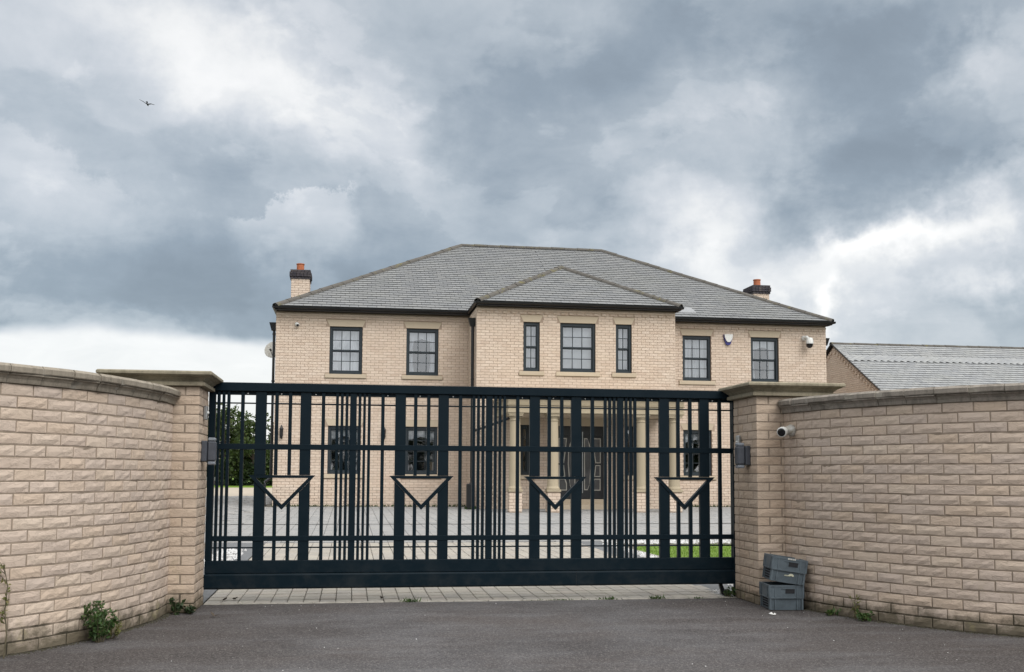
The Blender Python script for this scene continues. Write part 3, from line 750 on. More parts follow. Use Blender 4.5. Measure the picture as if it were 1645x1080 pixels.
def curved_wall(name, pts, side, label, copemat, nparts=12.5):
    """side=+1: the seen face is on the right of the run (left wall); -1: on its left"""
    C_ = Curve(pts)
    root = empty(name, (C_.at(C_.L / 2).x, C_.at(C_.L / 2).y, 0), label, 'wall')
    def nrm(q):
        t = C_.tan(q); n = Vector((t.y, -t.x, 0)) * (-side) ; return n
    # outward normal check: toward the camera side between the walls
    sg = 1.0 if nrm(0.5).dot(Vector((1.2, 0, 0)) - C_.at(0.5)) > 0 else -1.0
    N = lambda q: nrm(q) * sg
    lim = nparts * 0.225
    stuff = MB()
    for c in range(22):
        q = 0.0; first = True; z = c * CO + BH / 2 + 0.005
        while q < C_.L - 0.24:
            half = first and c % 2 == 1
            L = 0.1125 if half else 0.225
            first = False
            if c == 10 and abs(q - 1.2) < 0.12 and not half: pass
            cq = q + L / 2; a = C_.at(q + 0.005); b = C_.at(q + L - 0.005); mid = (a + b) / 2
            t = (b - a).normalized(); n = N(cq)
            ang = math.atan2(n.x, -n.y)      # rotates -y onto n
            if cq < lim:
                me = random.choice(HALF if half else FULL)
                zz = random.uniform(-.0015, .0015)
                o = inst('brick', me, root, (mid.x + n.x * random.uniform(-.0015, .002), mid.y + n.y * random.uniform(-.0015, .002), z + zz), 0,
                         (random.uniform(-.012, .012), random.uniform(-.007, .007), ang + random.uniform(-.012, .012)))
                if c > 0 and random.random() < 0.5: o.rotation_euler[1] += pi if False else 0
            else:
                me = (HALF if half else FULL)[c % 5]
                Mx = Matrix.Translation((mid.x, mid.y, z)) @ Matrix.Rotation(ang, 4, 'Z')
                stuff.add([Mx @ v_.co for v_ in me.vertices], [tuple(p.vertices) for p in me.polygons])
            q += L
        # the hidden outer leaf of the wall
        q = 0.1
        while q < C_.L - 0.24:
            a = C_.at(q); b = C_.at(q + 0.215); n = N(q + 0.11); t = (b - a).normalized()
            vs = []
            for zz in (z - BH / 2, z + BH / 2):
                for p, off in ((a, -0.215), (b, -0.215), (b, -0.12), (a, -0.12)):
                    vs.append((p.x + n.x * off, p.y + n.y * off, zz))
            stuff.add(vs, [(0, 1, 2, 3), (7, 6, 5, 4), (0, 4, 5, 1), (1, 5, 6, 2), (2, 6, 7, 3), (3, 7, 4, 0)])
            q += 0.225
    obj('outer_bricks', stuff, M_brick, root, kind='stuff')
    mo = MB(); K = int(C_.L / 0.05)
    ring = []
    for k in range(K + 1):
        q = C_.L * k / K; p = C_.at(q); n = N(q)
        i0 = len(mo.v)
        for off, zz in ((-0.0045, 0.0), (-0.0045, 1.65), (-0.208, 1.65), (-0.208, 0.0)):
            mo.v.append((p.x + n.x * off, p.y + n.y * off, zz - (0.05 if zz == 0 else 0)))
        ring.append(i0)
    for a, b in zip(ring[:-1], ring[1:]):
        for k in range(4): mo.f.append((a + k, b + k, b + (k + 1) % 4, a + (k + 1) % 4))
    mo.f.append(tuple(ring[0] + k for k in range(4))); mo.f.append(tuple(ring[-1] + k for k in (3, 2, 1, 0)))
    obj('mortar', mo, M_mortar, root)
    # coping: a coved course below, a square course above, stone by stone
    lower = [(-0.24, 1.652), (0.012, 1.652), (0.015, 1.660), (0.019, 1.678), (0.030, 1.694), (0.044, 1.703), (0.044, 1.7105), (-0.24, 1.7105)]
    upper = [(-0.25, 1.714), (0.054, 1.714), (0.058, 1.720), (0.060, 1.750), (0.042, 1.768), (-0.25, 1.780)]
    for prof, ln, st in ((lower, 0.236, 0.0), (upper, 0.236, 0.004)):
        q = st
        while q < C_.L - 0.25:
            L = ln + random.uniform(-.006, .006); e0 = q + 0.0042; e1 = q + L - 0.0042
            sh = random.uniform(-.005, .006); zz = random.uniform(-.0012, .0012); tl = random.uniform(-.007, .007)
            mb = MB(); m_ = len(prof); secs = 4
            for k in range(secs):
                t = k / (secs - 1); qq = e0 + (e1 - e0) * t; p = C_.at(qq); n = N(qq)
                ch_ = 0.002 if k in (0, secs - 1) else 0.0
                for off, z_ in prof:
                    o_ = off + sh + tl * (t - .5) * 2 * (1 if off > 0 else 0) - (ch_ if off > 0 else 0)
                    mb.v.append((p.x + n.x * o_, p.y + n.y * o_, z_ + zz))
            for k in range(secs - 1):
                for i in range(m_):
                    a = k * m_ + i; b = k * m_ + (i + 1) % m_
                    mb.f.append((a, b, b + m_, a + m_))
            mb.f.append(tuple(range(m_ - 1, -1, -1))); mb.f.append(tuple((secs - 1) * m_ + i for i in range(m_)))
            obj('coping_stone', mb, copemat, root)
            q += L
    mb = MB(); prof = [(-0.235, 1.6515), (0.006, 1.6515), (0.010, 1.672), (0.030, 1.700), (0.036, 1.7125), (0.050, 1.7145), (0.053, 1.747), (0.036, 1.762), (-0.245, 1.774)]
    m_ = len(prof); K2 = int(C_.L / .05)
    for k in range(K2 + 1):
        qq = .006 + (C_.L - .27) * k / K2; p = C_.at(qq); n = N(qq)
        for off, z_ in prof: mb.v.append((p.x + n.x * off, p.y + n.y * off, z_))
    for k in range(K2):
        for i in range(m_):
            a = k * m_ + i; b = k * m_ + (i + 1) % m_; mb.f.append((a, b, b + m_, a + m_))
    obj('coping_joints', mb, M_joint, root)
    return root, C_, N
LW = [(-1.40, 8.78), (-1.425, 8.40), (-1.50, 8.05), (-1.60, 7.68), (-1.77, 7.28), (-2.06, 6.85), (-2.42, 6.46), (-2.85, 6.12), (-3.35, 5.86), (-3.9, 5.7)]
RWp = [(3.745, 8.78), (3.775, 8.48), (3.85, 8.15), (3.98, 7.80), (4.16, 7.44), (4.38, 7.12), (4.68, 6.80), (5.03, 6.50), (5.45, 6.25), (5.95, 6.08), (6.5, 6.0)]
lw_root, LC, LN = curved_wall('garden_wall', LW, 1, 'curved pale brick wall left of the gate, brightly lit, with a leafy bush at its foot', M_cope)
rw_root, RC, RN = curved_wall('garden_wall', RWp, -1, 'curved pale brick wall right of the gate, greyer, with a white camera near its end', M_coper)

# ------------------------------------------------------------------ gate pillars
def pillar(x0, x1, y0, y1, label):
    root = empty('gate_pillar', ((x0 + x1) / 2, (y0 + y1) / 2, 0), label, 'pillar', 'brick pillars either side of the gate')
    mo = MB(); mo.box(x0 + .0045, x1 - .0045, y0 + .0045, y1 - .0045, -0.04, 1.80)
    obj('mortar', mo, M_mortar, root)
    for c in range(24):
        z = c * CO + BH / 2 + 0.005
        odd = c % 2
        J = lambda s=.0012: random.uniform(-s, s)
        def put(me, x, y, rz): inst('brick', me, root, (x + J(), y + J(), z + J(.001)), 0, (J(.008), J(.006), rz + J(.008)))
        if not odd:
            for k in range(3):
                xe = (x0 + .1083, x0 + .3375, x1 - .1083)[k]; put(random.choice(PFULL), xe, y0, 0); put(random.choice(PFULL), xe, y1, pi)
            for k in range(2):
                yc = y0 + 0.1125 - .005 + 0.1125 + .225 * k - 0.01
                if k == 1: put(random.choice(PHALF), x1, y0 + .1125 + .225 + .056, pi / 2); put(random.choice(PHALF), x0, y0 + .1125 + .225 + .056, -pi / 2)
                else: put(random.choice(PFULL), x1, y0 + .1125 + .1125, pi / 2); put(random.choice(PFULL), x0, y0 + .1125 + .1125, -pi / 2)
        else:
            for k in range(2):
                ye = (y0 + .1083, y0 + .3375)[k]; put(random.choice(PFULL), x1, ye, pi / 2); put(random.choice(PFULL), x0, ye, -pi / 2)
            put(random.choice(PHALF), x1, y1 - .0521, pi / 2); put(random.choice(PHALF), x0, y1 - .0521, -pi / 2)
            for k in range(2): put(random.choice(PFULL), x0 + .1125 + .1125 + .225 * k, y0, 0); put(random.choice(PFULL), x0 + .1125 + .1125 + .225 * k, y1, pi)
    # moulded cap
    prof = [(-0.02, 1.802), (0.040, 1.802), (0.045, 1.806), (0.045, 1.830), (0.040, 1.834), (0.026, 1.836), (0.026, 1.842), (0.036, 1.852), (0.056, 1.868), (0.084, 1.880), (0.086, 1.885), (0.102, 1.887), (0.106, 1.892), (0.106, 1.909), (0.096, 1.919)]
    cp = MB()
    for off, z_ in prof:
        cp.v += [(x0 - off, y0 - off, z_), (x1 + off, y0 - off, z_), (x1 + off, y1 + off, z_), (x0 - off, y1 + off, z_)]
    for k in range(len(prof) - 1):
        for i in range(4):
            a = k * 4 + i; b = k * 4 + (i + 1) % 4; cp.f.append((a, b, b + 4, a + 4))
    n_ = len(cp.v); cp.v.append(((x0 + x1) / 2, (y0 + y1) / 2, 1.935))
    for i in range(4): cp.f.append((n_ - 4 + i, n_ - 4 + (i + 1) % 4, n_))
    cp.f.append((3, 2, 1, 0))
    obj('cap', cp, M_cap, root)
    return root
pL = pillar(-1.875, -1.20, 8.78, 9.3425, 'brick gate pillar with moulded cap at the left end of the gate')
pR = pillar(3.50, 4.175, 8.78, 9.3425, 'brick gate pillar with moulded cap behind the stacked crates')

# ------------------------------------------------------------------ sliding gate
GY = 9.395
gate = empty('sliding_gate', (1.2, GY + .03, 0.1), 'wide dark blue-black metal sliding gate with upright bars and triangles', 'gate')
def gbar(name, x0, x1, z0, z1, y0=GY, y1=GY + 0.045, c=0.002): 
    mb = MB(); mb.cbox(x0, x1, y0, y1, z0, z1, c); return obj(name, mb, M_gate, gate)
GX0, GX1 = -1.205, 3.80
gbar('top_rail', GX0, GX1, 1.816, 1.891, GY - .012, GY + .056, .004)
gbar('inner_rail', GX0 + .02, GX1 - .02, 1.785, 1.8145, GY + .018, GY + .05)
gbar('mid_rail', GX0 + .057, GX1 - .02, 1.312, 1.360, GY - .004, GY + .040)
gbar('lower_rail', GX0 + .057, GX1 - .02, 0.525, 0.568, GY - .004, GY + .040)
gbar('bottom_panel', GX0, GX1, 0.250, 0.359, GY - .004, GY + .052, .004)
bt = MB(); bt.cbox(GX0 - .008, GX1, GY - .036, GY + .085, 0.120, 0.2485, 0.012); obj('track_beam', bt, M_gate, gate)
for z in (1.713, 0.468):
    rb = MB(); rb.tube([(GX0 + .05, GY + .022, z), (GX1 - .03, GY + .022, z)], 0.0065, 8); obj('tie_rod', rb, M_gate, gate, smooth=True)
gbar('stile', GX0, GX0 + .056, 0.3605, 1.8145, GY - .002, GY + .05)
ZB, ZM0, ZM1, ZL0, ZL1, ZT = 0.3605, 1.3105, 1.3615, 0.5235, 0.5695, 1.8145
def upright(x, hw, z0=ZB, z1=ZT, name='bar', y0=GY + .002, y1=GY + .036):
    "one bar, cut where the rails cross it so that it butts against them"
    mb = MB(); mb.cbox(x - hw, x + hw, y0, y1, z0, z1, 0.0015)
    obj(name, mb, M_gate, gate)
TZ1, TZ0, TA = 1.091, 1.067, 0.793
U = 1.207
def vline(dx_, apex, half, ztop): return apex + (ztop - apex) * abs(dx_) / half
for k in range(-1, 5):
    c = 0.028 + U * k                         # centre of each cluster of thin bars
    for off, hw in ((-.14, .0125), (-.098, .0125), (-.056, .0125), (0.0, .029), (.056, .0125), (.097, .0115), (.139, .0125), (-.26, .0148), (.258, .0145)):
        x = c + off
        if x - hw > GX0 + .058 and x + hw < GX1 - .04: upright(x, hw, name=('post' if hw > .02 else 'bar'))
    t = c + U / 2 + 0.0015                           # centre of the triangle bay
    if t > GX1 - .3 or t < GX0 + .3: continue
    # the outer apex line of the V: half width .284 at TZ1, apex TA
    for s in (-1, 1):
        # wide posts: upper length ends on the triangle's top bar, lower length is cut to the slope of the V
        for xc, hw, y0_, y1_, nm in ((.191, .0465, GY + .001, GY + .040, 'post'), (.0575, .0148, GY + .002, GY + .036, 'bar')):
            mb = MB(); mb.cbox(t + s * xc - hw, t + s * xc + hw, y0_, y1_, TZ1 + .001, ZT, .0015); obj(nm, mb, M_gate, gate)
            za = TA + (TZ1 - TA) * (xc - hw) / .284 - .002; zb = TA + (TZ1 - TA) * (xc + hw) / .284 - .002
            pts = [(t + s * (xc - hw), ZB), (t + s * (xc + hw), ZB), (t + s * (xc + hw), zb), (t + s * (xc - hw), za)]
            if s < 0: pts = pts[::-1]
            mb = MB(); mb.prism(pts, y0_, y1_); obj(nm, mb, M_gate, gate)
    tri = MB(); y0, y1 = GY - .006, GY + .046
    o_ = [(t - .284, TZ1), (t + .284, TZ1), (t, TA)]; i_ = [(t - .222, TZ0), (t + .222, TZ0), (t, TA + .043)]
    vs = [(x, y0, z) for x, z in o_ + i_] + [(x, y1, z) for x, z in o_ + i_]
    fs = []
    for a in range(3):
        b = (a + 1) % 3
        fs += [(a, b, b + 3, a + 3), (a + 6, a + 9, b + 9, b + 6), (a, a + 6, b + 6, b), (a + 3, b + 3, b + 9, a + 9)]
    tri.add(vs, fs); obj('triangle', tri, M_gate, gate)
# small white bolt heads under the top rail
for k in range(-1, 4):
    c = 0.028 + U * k
    for off in (.27, .555, .85) if k < 3 else (.27, .555):
        x = c + off + .03
        if GX0 + .1 < x < 3.45:
            mb = MB(); mb.lathe([(0.0055, 0), (0.0050, -.004), (0.002, -.006)], (x, GY + .016, 1.797), (0, 1, 0), 10); obj('bolt', mb, M_white, gate)
# seam where the track beam is spliced
mb = MB(); mb.box(2.02, 2.024, GY - .0365, GY - .0345, .125, .246); obj('splice', mb, M_black, gate)
mb = MB(); mb.cbox(-1.335, -1.222, 9.36, 9.46, -0.02, 1.84, .004)
gp = obj('catch_post', mb, M_gate); tag(gp, 'square dark metal catch post between left pillar and gate', 'post')
mb = MB(); mb.cbox(3.495, 3.56, 9.352, 9.384, -0.02, 1.80, .003)
gp2 = obj('guide_post', mb, M_gate); tag(gp2, 'slim dark metal guide post between right pillar and gate', 'post')
# roller carriage under the beam at the right end
rc = empty('gate_roller', (3.42, 9.44, 0), 'rusty black gate roller bracket under the right end of the gate', 'roller')
mb = MB(); mb.prism([(3.375, .118), (3.405, .118), (3.44, .03), (3.50, .0), (3.46, -.01), (3.40, .02)], 9.42, 9.45); obj('bracket', mb, M_black, rc)
mb = MB(); mb.lathe([(.028, 0), (.03, .006), (.03, .02), (.026, .026)], (3.44, 9.41, .038), (0, 1, 0), 14); obj('wheel', mb, M_iron, rc)

# ------------------------------------------------------------------ lamps, sensors and camera on the pillars
def pillar_lamp(xface, s, y, zc, label):
    r = empty('wall_light', (xface, y, zc), label, 'light', 'grey box lights on the gate pillars')
    mb = MB(); mb.cbox(min(xface, xface + s * .045), max(xface, xface + s * .045), y - .055, y + .055, zc - .085, zc + .085, .006); obj('back_box', mb, M_box, r)
    mb = MB(); a, b = xface + s * .046, xface + s * .115
    mb.cbox(min(a, b), max(a, b), y - .045, y + .045, zc - .082, zc + .082, .012); obj('housing', mb, M_box, r)
    for z0, z1 in ((zc + .083, zc + .112), (zc - .112, zc - .083)):
        mb = MB(); mb.cbox(min(a, b) + .004, max(a, b) - .004, y - .040, y + .040, z0, z1, .008); obj('lens', mb, M_clear, r)
    return r
pillar_lamp(-1.20, 1, 9.0, 1.285, 'grey box light on the inner side of the left gate pillar')
pillar_lamp(3.50, -1, 8.98, 1.285, 'grey box light on the inner side of the right gate pillar')
r = empty('gate_sensor', (-1.20, 9.05, 1.60), 'small steel-fronted gate sensor high on the left pillar', 'sensor', 'gate safety sensors on the pillars')
mb = MB(); mb.cbox(-1.199, -1.168, 9.01, 9.09, 1.545, 1.660, .006); obj('housing', mb, M_steel, r)
mb = MB(); mb.lathe([(.014, 0), (.012, .008), (.004, .012)], (-1.168, 9.05, 1.605), (1, 0, 0), 12); obj('lens', mb, M_white, r)
r = empty('gate_sensor', (3.50, 9.2, 1.40), 'slim pale steel gate sensor above the light on the right pillar', 'sensor', 'gate safety sensors on the pillars')
mb = MB(); mb.cbox(3.470, 3.499, 9.14, 9.22, 1.335, 1.470, .006); obj('housing', mb, M_steel, r)
mb = MB(); mb.lathe([(.014, 0), (.012, .008), (.004, .012)], (3.470, 9.18, 1.41), (-1, 0, 0), 12); obj('lens', mb, M_white, r)

# bullet camera where wall and pillar meet
q = 0.17; n_ = RN(q); p0 = RC.at(q) + n_ * 0.002; p0.z = 1.495
r = empty('security_camera', tuple(p0), 'white round bodied security camera on a wall bracket by the right pillar', 'camera')
mb = MB(); mb.lathe([(.050, 0), (.052, .006), (.052, .022), (.047, .026), (.046, .034), (.040, .042), (.036, .060), (.024, .070)], p0, n_, 24); obj('base', mb, M_dirtywhite, r, smooth=True)
jc = p0 + n_ * 0.078 + Vector((0, 0, -.004))
mb = MB(); mb.lathe([(.004, -.03), (.020, -.026), (.028, -.012), (.028, .006), (.02, .02)], jc, n_, 18); obj('joint', mb, M_white, r, smooth=True)
ax = Vector((-0.62, -0.72, -0.16)).normalized(); bc = jc + ax * 0.012
mb = MB(); mb.lathe([(.020, -.012), (.033, .0), (.042, .016), (.044, .062), (.041, .072), (.036, .074)], bc, ax, 24); obj('body', mb, M_white, r, smooth=True)
mb = MB(); mb.lathe([(.035, .0745), (.033, .077), (.028, .079), (.010, .080)], bc, ax, 22); obj('lens', mb, M_lens, r, smooth=True)

# ------------------------------------------------------------------ crates
def crate(loc, rz, tilt, label, sticker):
    r = empty('crate', loc, label, 'crate', 'grey plastic crates stacked by the pillar')
    wx, wy, h = 0.295, 0.30, 0.205
    def ring(mb, z0, z1, e0, e1, th):
        "tapering wall ring: outer half sizes reduced by e0 at z0 and e1 at z1"
        vs = []
        for z, e in ((z0, e0), (z1, e1)):
            for t in (0, th):
                x0, x1, y0_, y1_ = e + t, wx - e - t, e + t, wy - e - t
                vs += [(x0, y0_, z), (x1, y0_, z), (x1, y1_, z), (x0, y1_, z)]
        fs = []
        for i in range(4):
            j = (i + 1) % 4
            fs += [(i, j, j + 8, i + 8), (i + 4, i + 12, j + 12, j + 4), (i + 8, j + 8, j + 12, i + 12), (i, i + 4, j + 4, j)]
        mb.add(vs, fs)
    body = MB(); ring(body, 0.0, 0.100, .022, .014, .006); body.box(.022, wx - .022, .022, wy - .022, 0, .006)
    ring(body, 0.101, .190, .006, .003, .006)
    upm = MB(); ring(upm, .190, .205, 0, 0, .016)
    rb = MB()
    for fx in (.0, .17, .83, 1.0):
        for (yy_, d) in ((0.0, 1), (wy, -1)):
            x = .010 + (wx - .020) * fx; rb.box(x - .006, x + .006, yy_ - .001 * d, yy_ + .012 * d, .104, .1895)
            rb.box(x - .005, x + .005, yy_ + .010 * d, yy_ + .022 * d, .004, .099)
        for (xx_, d) in ((0.0, 1), (wx, -1)):
            y_2 = .010 + (wy - .020) * fx; rb.box(xx_ - .001 * d, xx_ + .012 * d, y_2 - .006, y_2 + .006, .104, .1895)
            rb.box(xx_ + .010 * d, xx_ + .022 * d, y_2 - .005, y_2 + .005, .004, .099)
    rb.box(0.002, wx - .002, .001, .013, .096, .104); rb.box(.001, .013, .014, wy - .002, .096, .104)
    slots = MB()  # solid dark blocks; the shade of the slots is in their colour
    for i in range(9):
        for j in range(4):
            y_2 = .06 + i * .022; z_ = .018 + j * .020; slots.box(.0125, .0165, y_2, y_2 + .012, z_, z_ + .012)
    hd = MB(); hd.box(.185 - .075 + .03, .185 + .03, .0005, .004, .138, .172)  # solid dark block painted as the shaded handle opening
    lip = MB(); lip.box(.105, .220, -.002, .004, .174, .184)
    Mx = Matrix.Translation(loc) @ Matrix.Rotation(rz, 4, 'Z') @ Matrix.Rotation(tilt, 4, 'Y')
    def fin(nm, mb, mt, par=r, kind=None):
        mb.v = [tuple(Mx @ Vector(v_)) for v_ in mb.v]; return obj(nm, mb, mt, par, kind=kind)
    fin('body', body, M_crate); fin('rim', upm, M_crate); fin('ribs', rb, M_crate, kind='stuff'); fin('side_slot_shade', slots, M_cratedark, kind='stuff'); fin('handle_opening_shade', hd, M_cratedark); fin('handle_lip', lip, M_crate)
    if sticker:
        st = MB(); x = .128
        for wdt in (.010, .006, .009, .004, .010, .006): st.box(x, x + wdt, -.0035, -.0005, .1915, .2035); x += wdt + .0035
        fin('label_print', st, M_sticker)
        em = MB(); cx, cz_ = .175, .060
        pts = [(cx + .022 * cos(a), cz_ + .020 * sin(a)) for a in [pi * k / 8 for k in range(9)]] + [(cx + .010 * cos(a), cz_ - .004 + .006 * sin(a)) for a in [pi * k / 4 for k in range(4, -1, -1)]]
        yb = .0155
        em.prism(pts, yb - .0025, yb + .001)
        for k in range(4): em.box(cx - .055 + k * .009, cx - .049 + k * .009, yb - .0025, yb + .001, cz_ - .004, cz_ + .004 + .002 * (k % 2))
        fin('emblem', em, M_emblem)
    return r
crate((3.435, 8.40, 0.004), R(-7), 0.0, 'lower of two stacked grey plastic crates beside the right gate pillar', False)
crate((3.432, 8.375, 0.250), R(-9), R(8.5), 'tilted upper grey plastic crate with pale emblem, resting on the other crate', True)

# ================================================================== HOUSE
HY, HX0, HX1, HG = 29.5, -2.05, 13.95, 0.2
BY, BX0, BX1 = 27.65, 3.28, 8.72
HT = 5.545                                    # top of the brickwork
EZ, EO, PT = 5.66, 0.30, 0.545               # eaves height and overhang, roof slope
house = empty('house', (5.95, HY, HG), 'two storey pale buff brick house with hipped slate roof behind the gate', 'house')
bw = MB()
def bricks_x(mb, x0, x1, z0, z1, y, holes=(), face=-1, y_out=0.0, lap=0):
    "running bond in a wall facing -y (face=-1)"
    n = int(round((z1 - z0) / CO))
    for c in range(n):
        za = z0 + c * CO + .005; zb = za + .066
        proud = y_out(za) if callable(y_out) else y_out
        x = x0 - (0.1125 if (c + lap) % 2 else 0.0)
        while x < x1:
            segs = [(max(x + .005, x0), min(x + .220, x1))]
            for hx0, hx1, hz0, hz1 in holes:
                if zb > hz0 + .01 and za < hz1 - .01:
                    ns = []
                    for a, b in segs:
                        if b <= hx0 or a >= hx1: ns.append((a, b)); continue
                        if a < hx0: ns.append((a, hx0))
                        if b > hx1: ns.append((hx1, b))
                    segs = ns
            for a, b in segs:
                if b - a > .02:
                    q = random.uniform(-.0015, .0015)
                    mb.box(a, b, y - proud - .006 + q, y + .02, za, zb, back=False)
            x += .225
def bricks_y(mb, y0, y1, z0, z1, x, s, lap=0, top=None, y_out=0.0):
    "running bond in a wall facing s*x"
    n = int(round((z1 - z0) / CO))
    for c in range(n):
        za = z0 + c * CO + .005; zb = za + .066
        ya, yb_ = y0, y1
        if top:
            r_ = top(zb)
            if r_ is None: continue
            ya, yb_ = r_
        yy = math.floor((ya - y0) / .225) * .225 + y0 - (0.1125 if (c + lap) % 2 else 0.0)
        while yy < yb_:
            a, b = max(yy + .005, ya), min(yy + .220, yb_)
            if b - a > .02:
                q = random.uniform(-.0015, .0015) + .006
                mb.box(x + s * q, x - s * .02, a, b, za, zb)
            yy += .225
# openings: x0, x1, z0, z1, storeys
UP = (3.845, 5.17); LO = (1.09, 2.415)
main_w = [(-0.595, 0.305) + UP, (1.52, 2.42) + UP, (9.53, 10.39) + UP, (11.61, 12.47) + UP,
          (-0.595, 0.305) + LO, (1.52, 2.42) + LO, (9.53, 10.39) + LO, (11.61, 12.47) + LO]
bay_w = [(4.53, 4.975) + UP, (5.53, 6.50) + UP, (7.06, 7.505) + UP, (4.46, 4.72) + LO, (7.30, 7.56) + LO]
door_o = (5.37, 6.81, 0.2, 2.40)
def lintel_holes(ws): return [(a - .085, b + .085, d, d + .185) for a, b, c, d in ws]
def sill_holes(ws): return [(a - .12, b + .12, c - .115, c) for a, b, c, d in ws]
mh = main_w + lintel_holes(main_w) + sill_holes(main_w)
bh = bay_w + lintel_holes(bay_w) + sill_holes(bay_w) + [door_o, (door_o[0] - .1, door_o[1] + .1, 2.40, 2.62)]
plinth = lambda z: 0.022 if z < 0.80 else 0.0
bricks_x(bw, HX0, BX0, HG, HT, HY, mh, y_out=plinth)
bricks_x(bw, BX1, HX1, HG, HT, HY, mh, y_out=plinth)
bricks_x(bw, BX0, BX1, HG, HT, BY, bh, y_out=plinth, lap=1)
bricks_y(bw, BY, HY, HG, HT, BX0, -1); bricks_y(bw, BY, HY, HG, HT, BX1, 1)
bricks_y(bw, HY, 40.2, HG, HT, HX0, -1); bricks_y(bw, HY, 40.2, HG, HT, HX1, 1)
# dentil course under the eaves
def dentils(x0, x1, y):
    x = x0 + .03; 
    while x < x1 - .1:
        bw.box(x, x + .102, y - .036, y - .004, 5.382, 5.440); x += .225
    bw.box(x0, x1, y - .036, y - .008, 5.447, 5.495)
dentils(HX0, BX0 - .02, HY); dentils(BX1 + .02, HX1, HY); dentils(BX0, BX1, BY)
# backing wall with openings
def core_x(mb, x0, x1, z0, z1, y, holes, th=.28):
    xs = sorted({x0, x1} | {h[0] for h in holes} | {h[1] for h in holes}); zs = sorted({z0, z1} | {h[2] for h in holes} | {h[3] for h in holes})
    xs = [x for x in xs if x0 <= x <= x1]; zs = [z for z in zs if z0 <= z <= z1]
    for i in range(len(xs) - 1):
        run = None
        for j in range(len(zs) - 1):
            cx, cz_ = (xs[i] + xs[i + 1]) / 2, (zs[j] + zs[j + 1]) / 2
            solid = not any(h[0] < cx < h[1] and h[2] < cz_ < h[3] for h in holes)
            if solid and run is None: run = zs[j]
            if (not solid) and run is not None: mb.box(xs[i], xs[i + 1], y, y + th, run, zs[j]); run = None
        if run is not None: mb.box(xs[i], xs[i + 1], y, y + th, run, zs[-1])
core = MB()
core_x(core, HX0, BX0, -0.05, HT, HY + .002, main_w); core_x(core, BX1, HX1, -0.05, HT, HY + .002, main_w)
core_x(core, BX0 + .003, BX1 - .003, -0.05, HT, BY + .002, bay_w + [door_o])
core.box(BX0 + .002, BX0 + .28, BY + .283, HY + .3, -.05, HT); core.box(BX1 - .28, BX1 - .002, BY + .283, HY + .3, -.05, HT)
core.box(HX0 + .002, HX0 + .28, HY + .283, 39.9, -.05, HT); core.box(HX1 - .28, HX1 - .002, HY + .283, 39.9, -.05, HT); core.box(HX0 + .002, HX1 - .002, 39.901, 40.2, -.05, HT)
wall = obj('wall', core, M_hmortar, house)
obj('brickwork', bw, M_house, wall, kind='stuff')
# rooms behind the glass
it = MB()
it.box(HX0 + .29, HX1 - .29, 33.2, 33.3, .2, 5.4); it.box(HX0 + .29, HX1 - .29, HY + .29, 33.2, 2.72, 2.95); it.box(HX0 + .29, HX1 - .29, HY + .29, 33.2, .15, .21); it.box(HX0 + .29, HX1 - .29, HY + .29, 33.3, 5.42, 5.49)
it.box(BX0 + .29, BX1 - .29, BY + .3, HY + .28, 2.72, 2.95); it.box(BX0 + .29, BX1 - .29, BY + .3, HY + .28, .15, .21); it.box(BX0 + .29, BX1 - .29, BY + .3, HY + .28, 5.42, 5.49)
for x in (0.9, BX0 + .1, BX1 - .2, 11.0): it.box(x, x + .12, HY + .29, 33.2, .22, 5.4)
obj('interior', it, M_int, house)

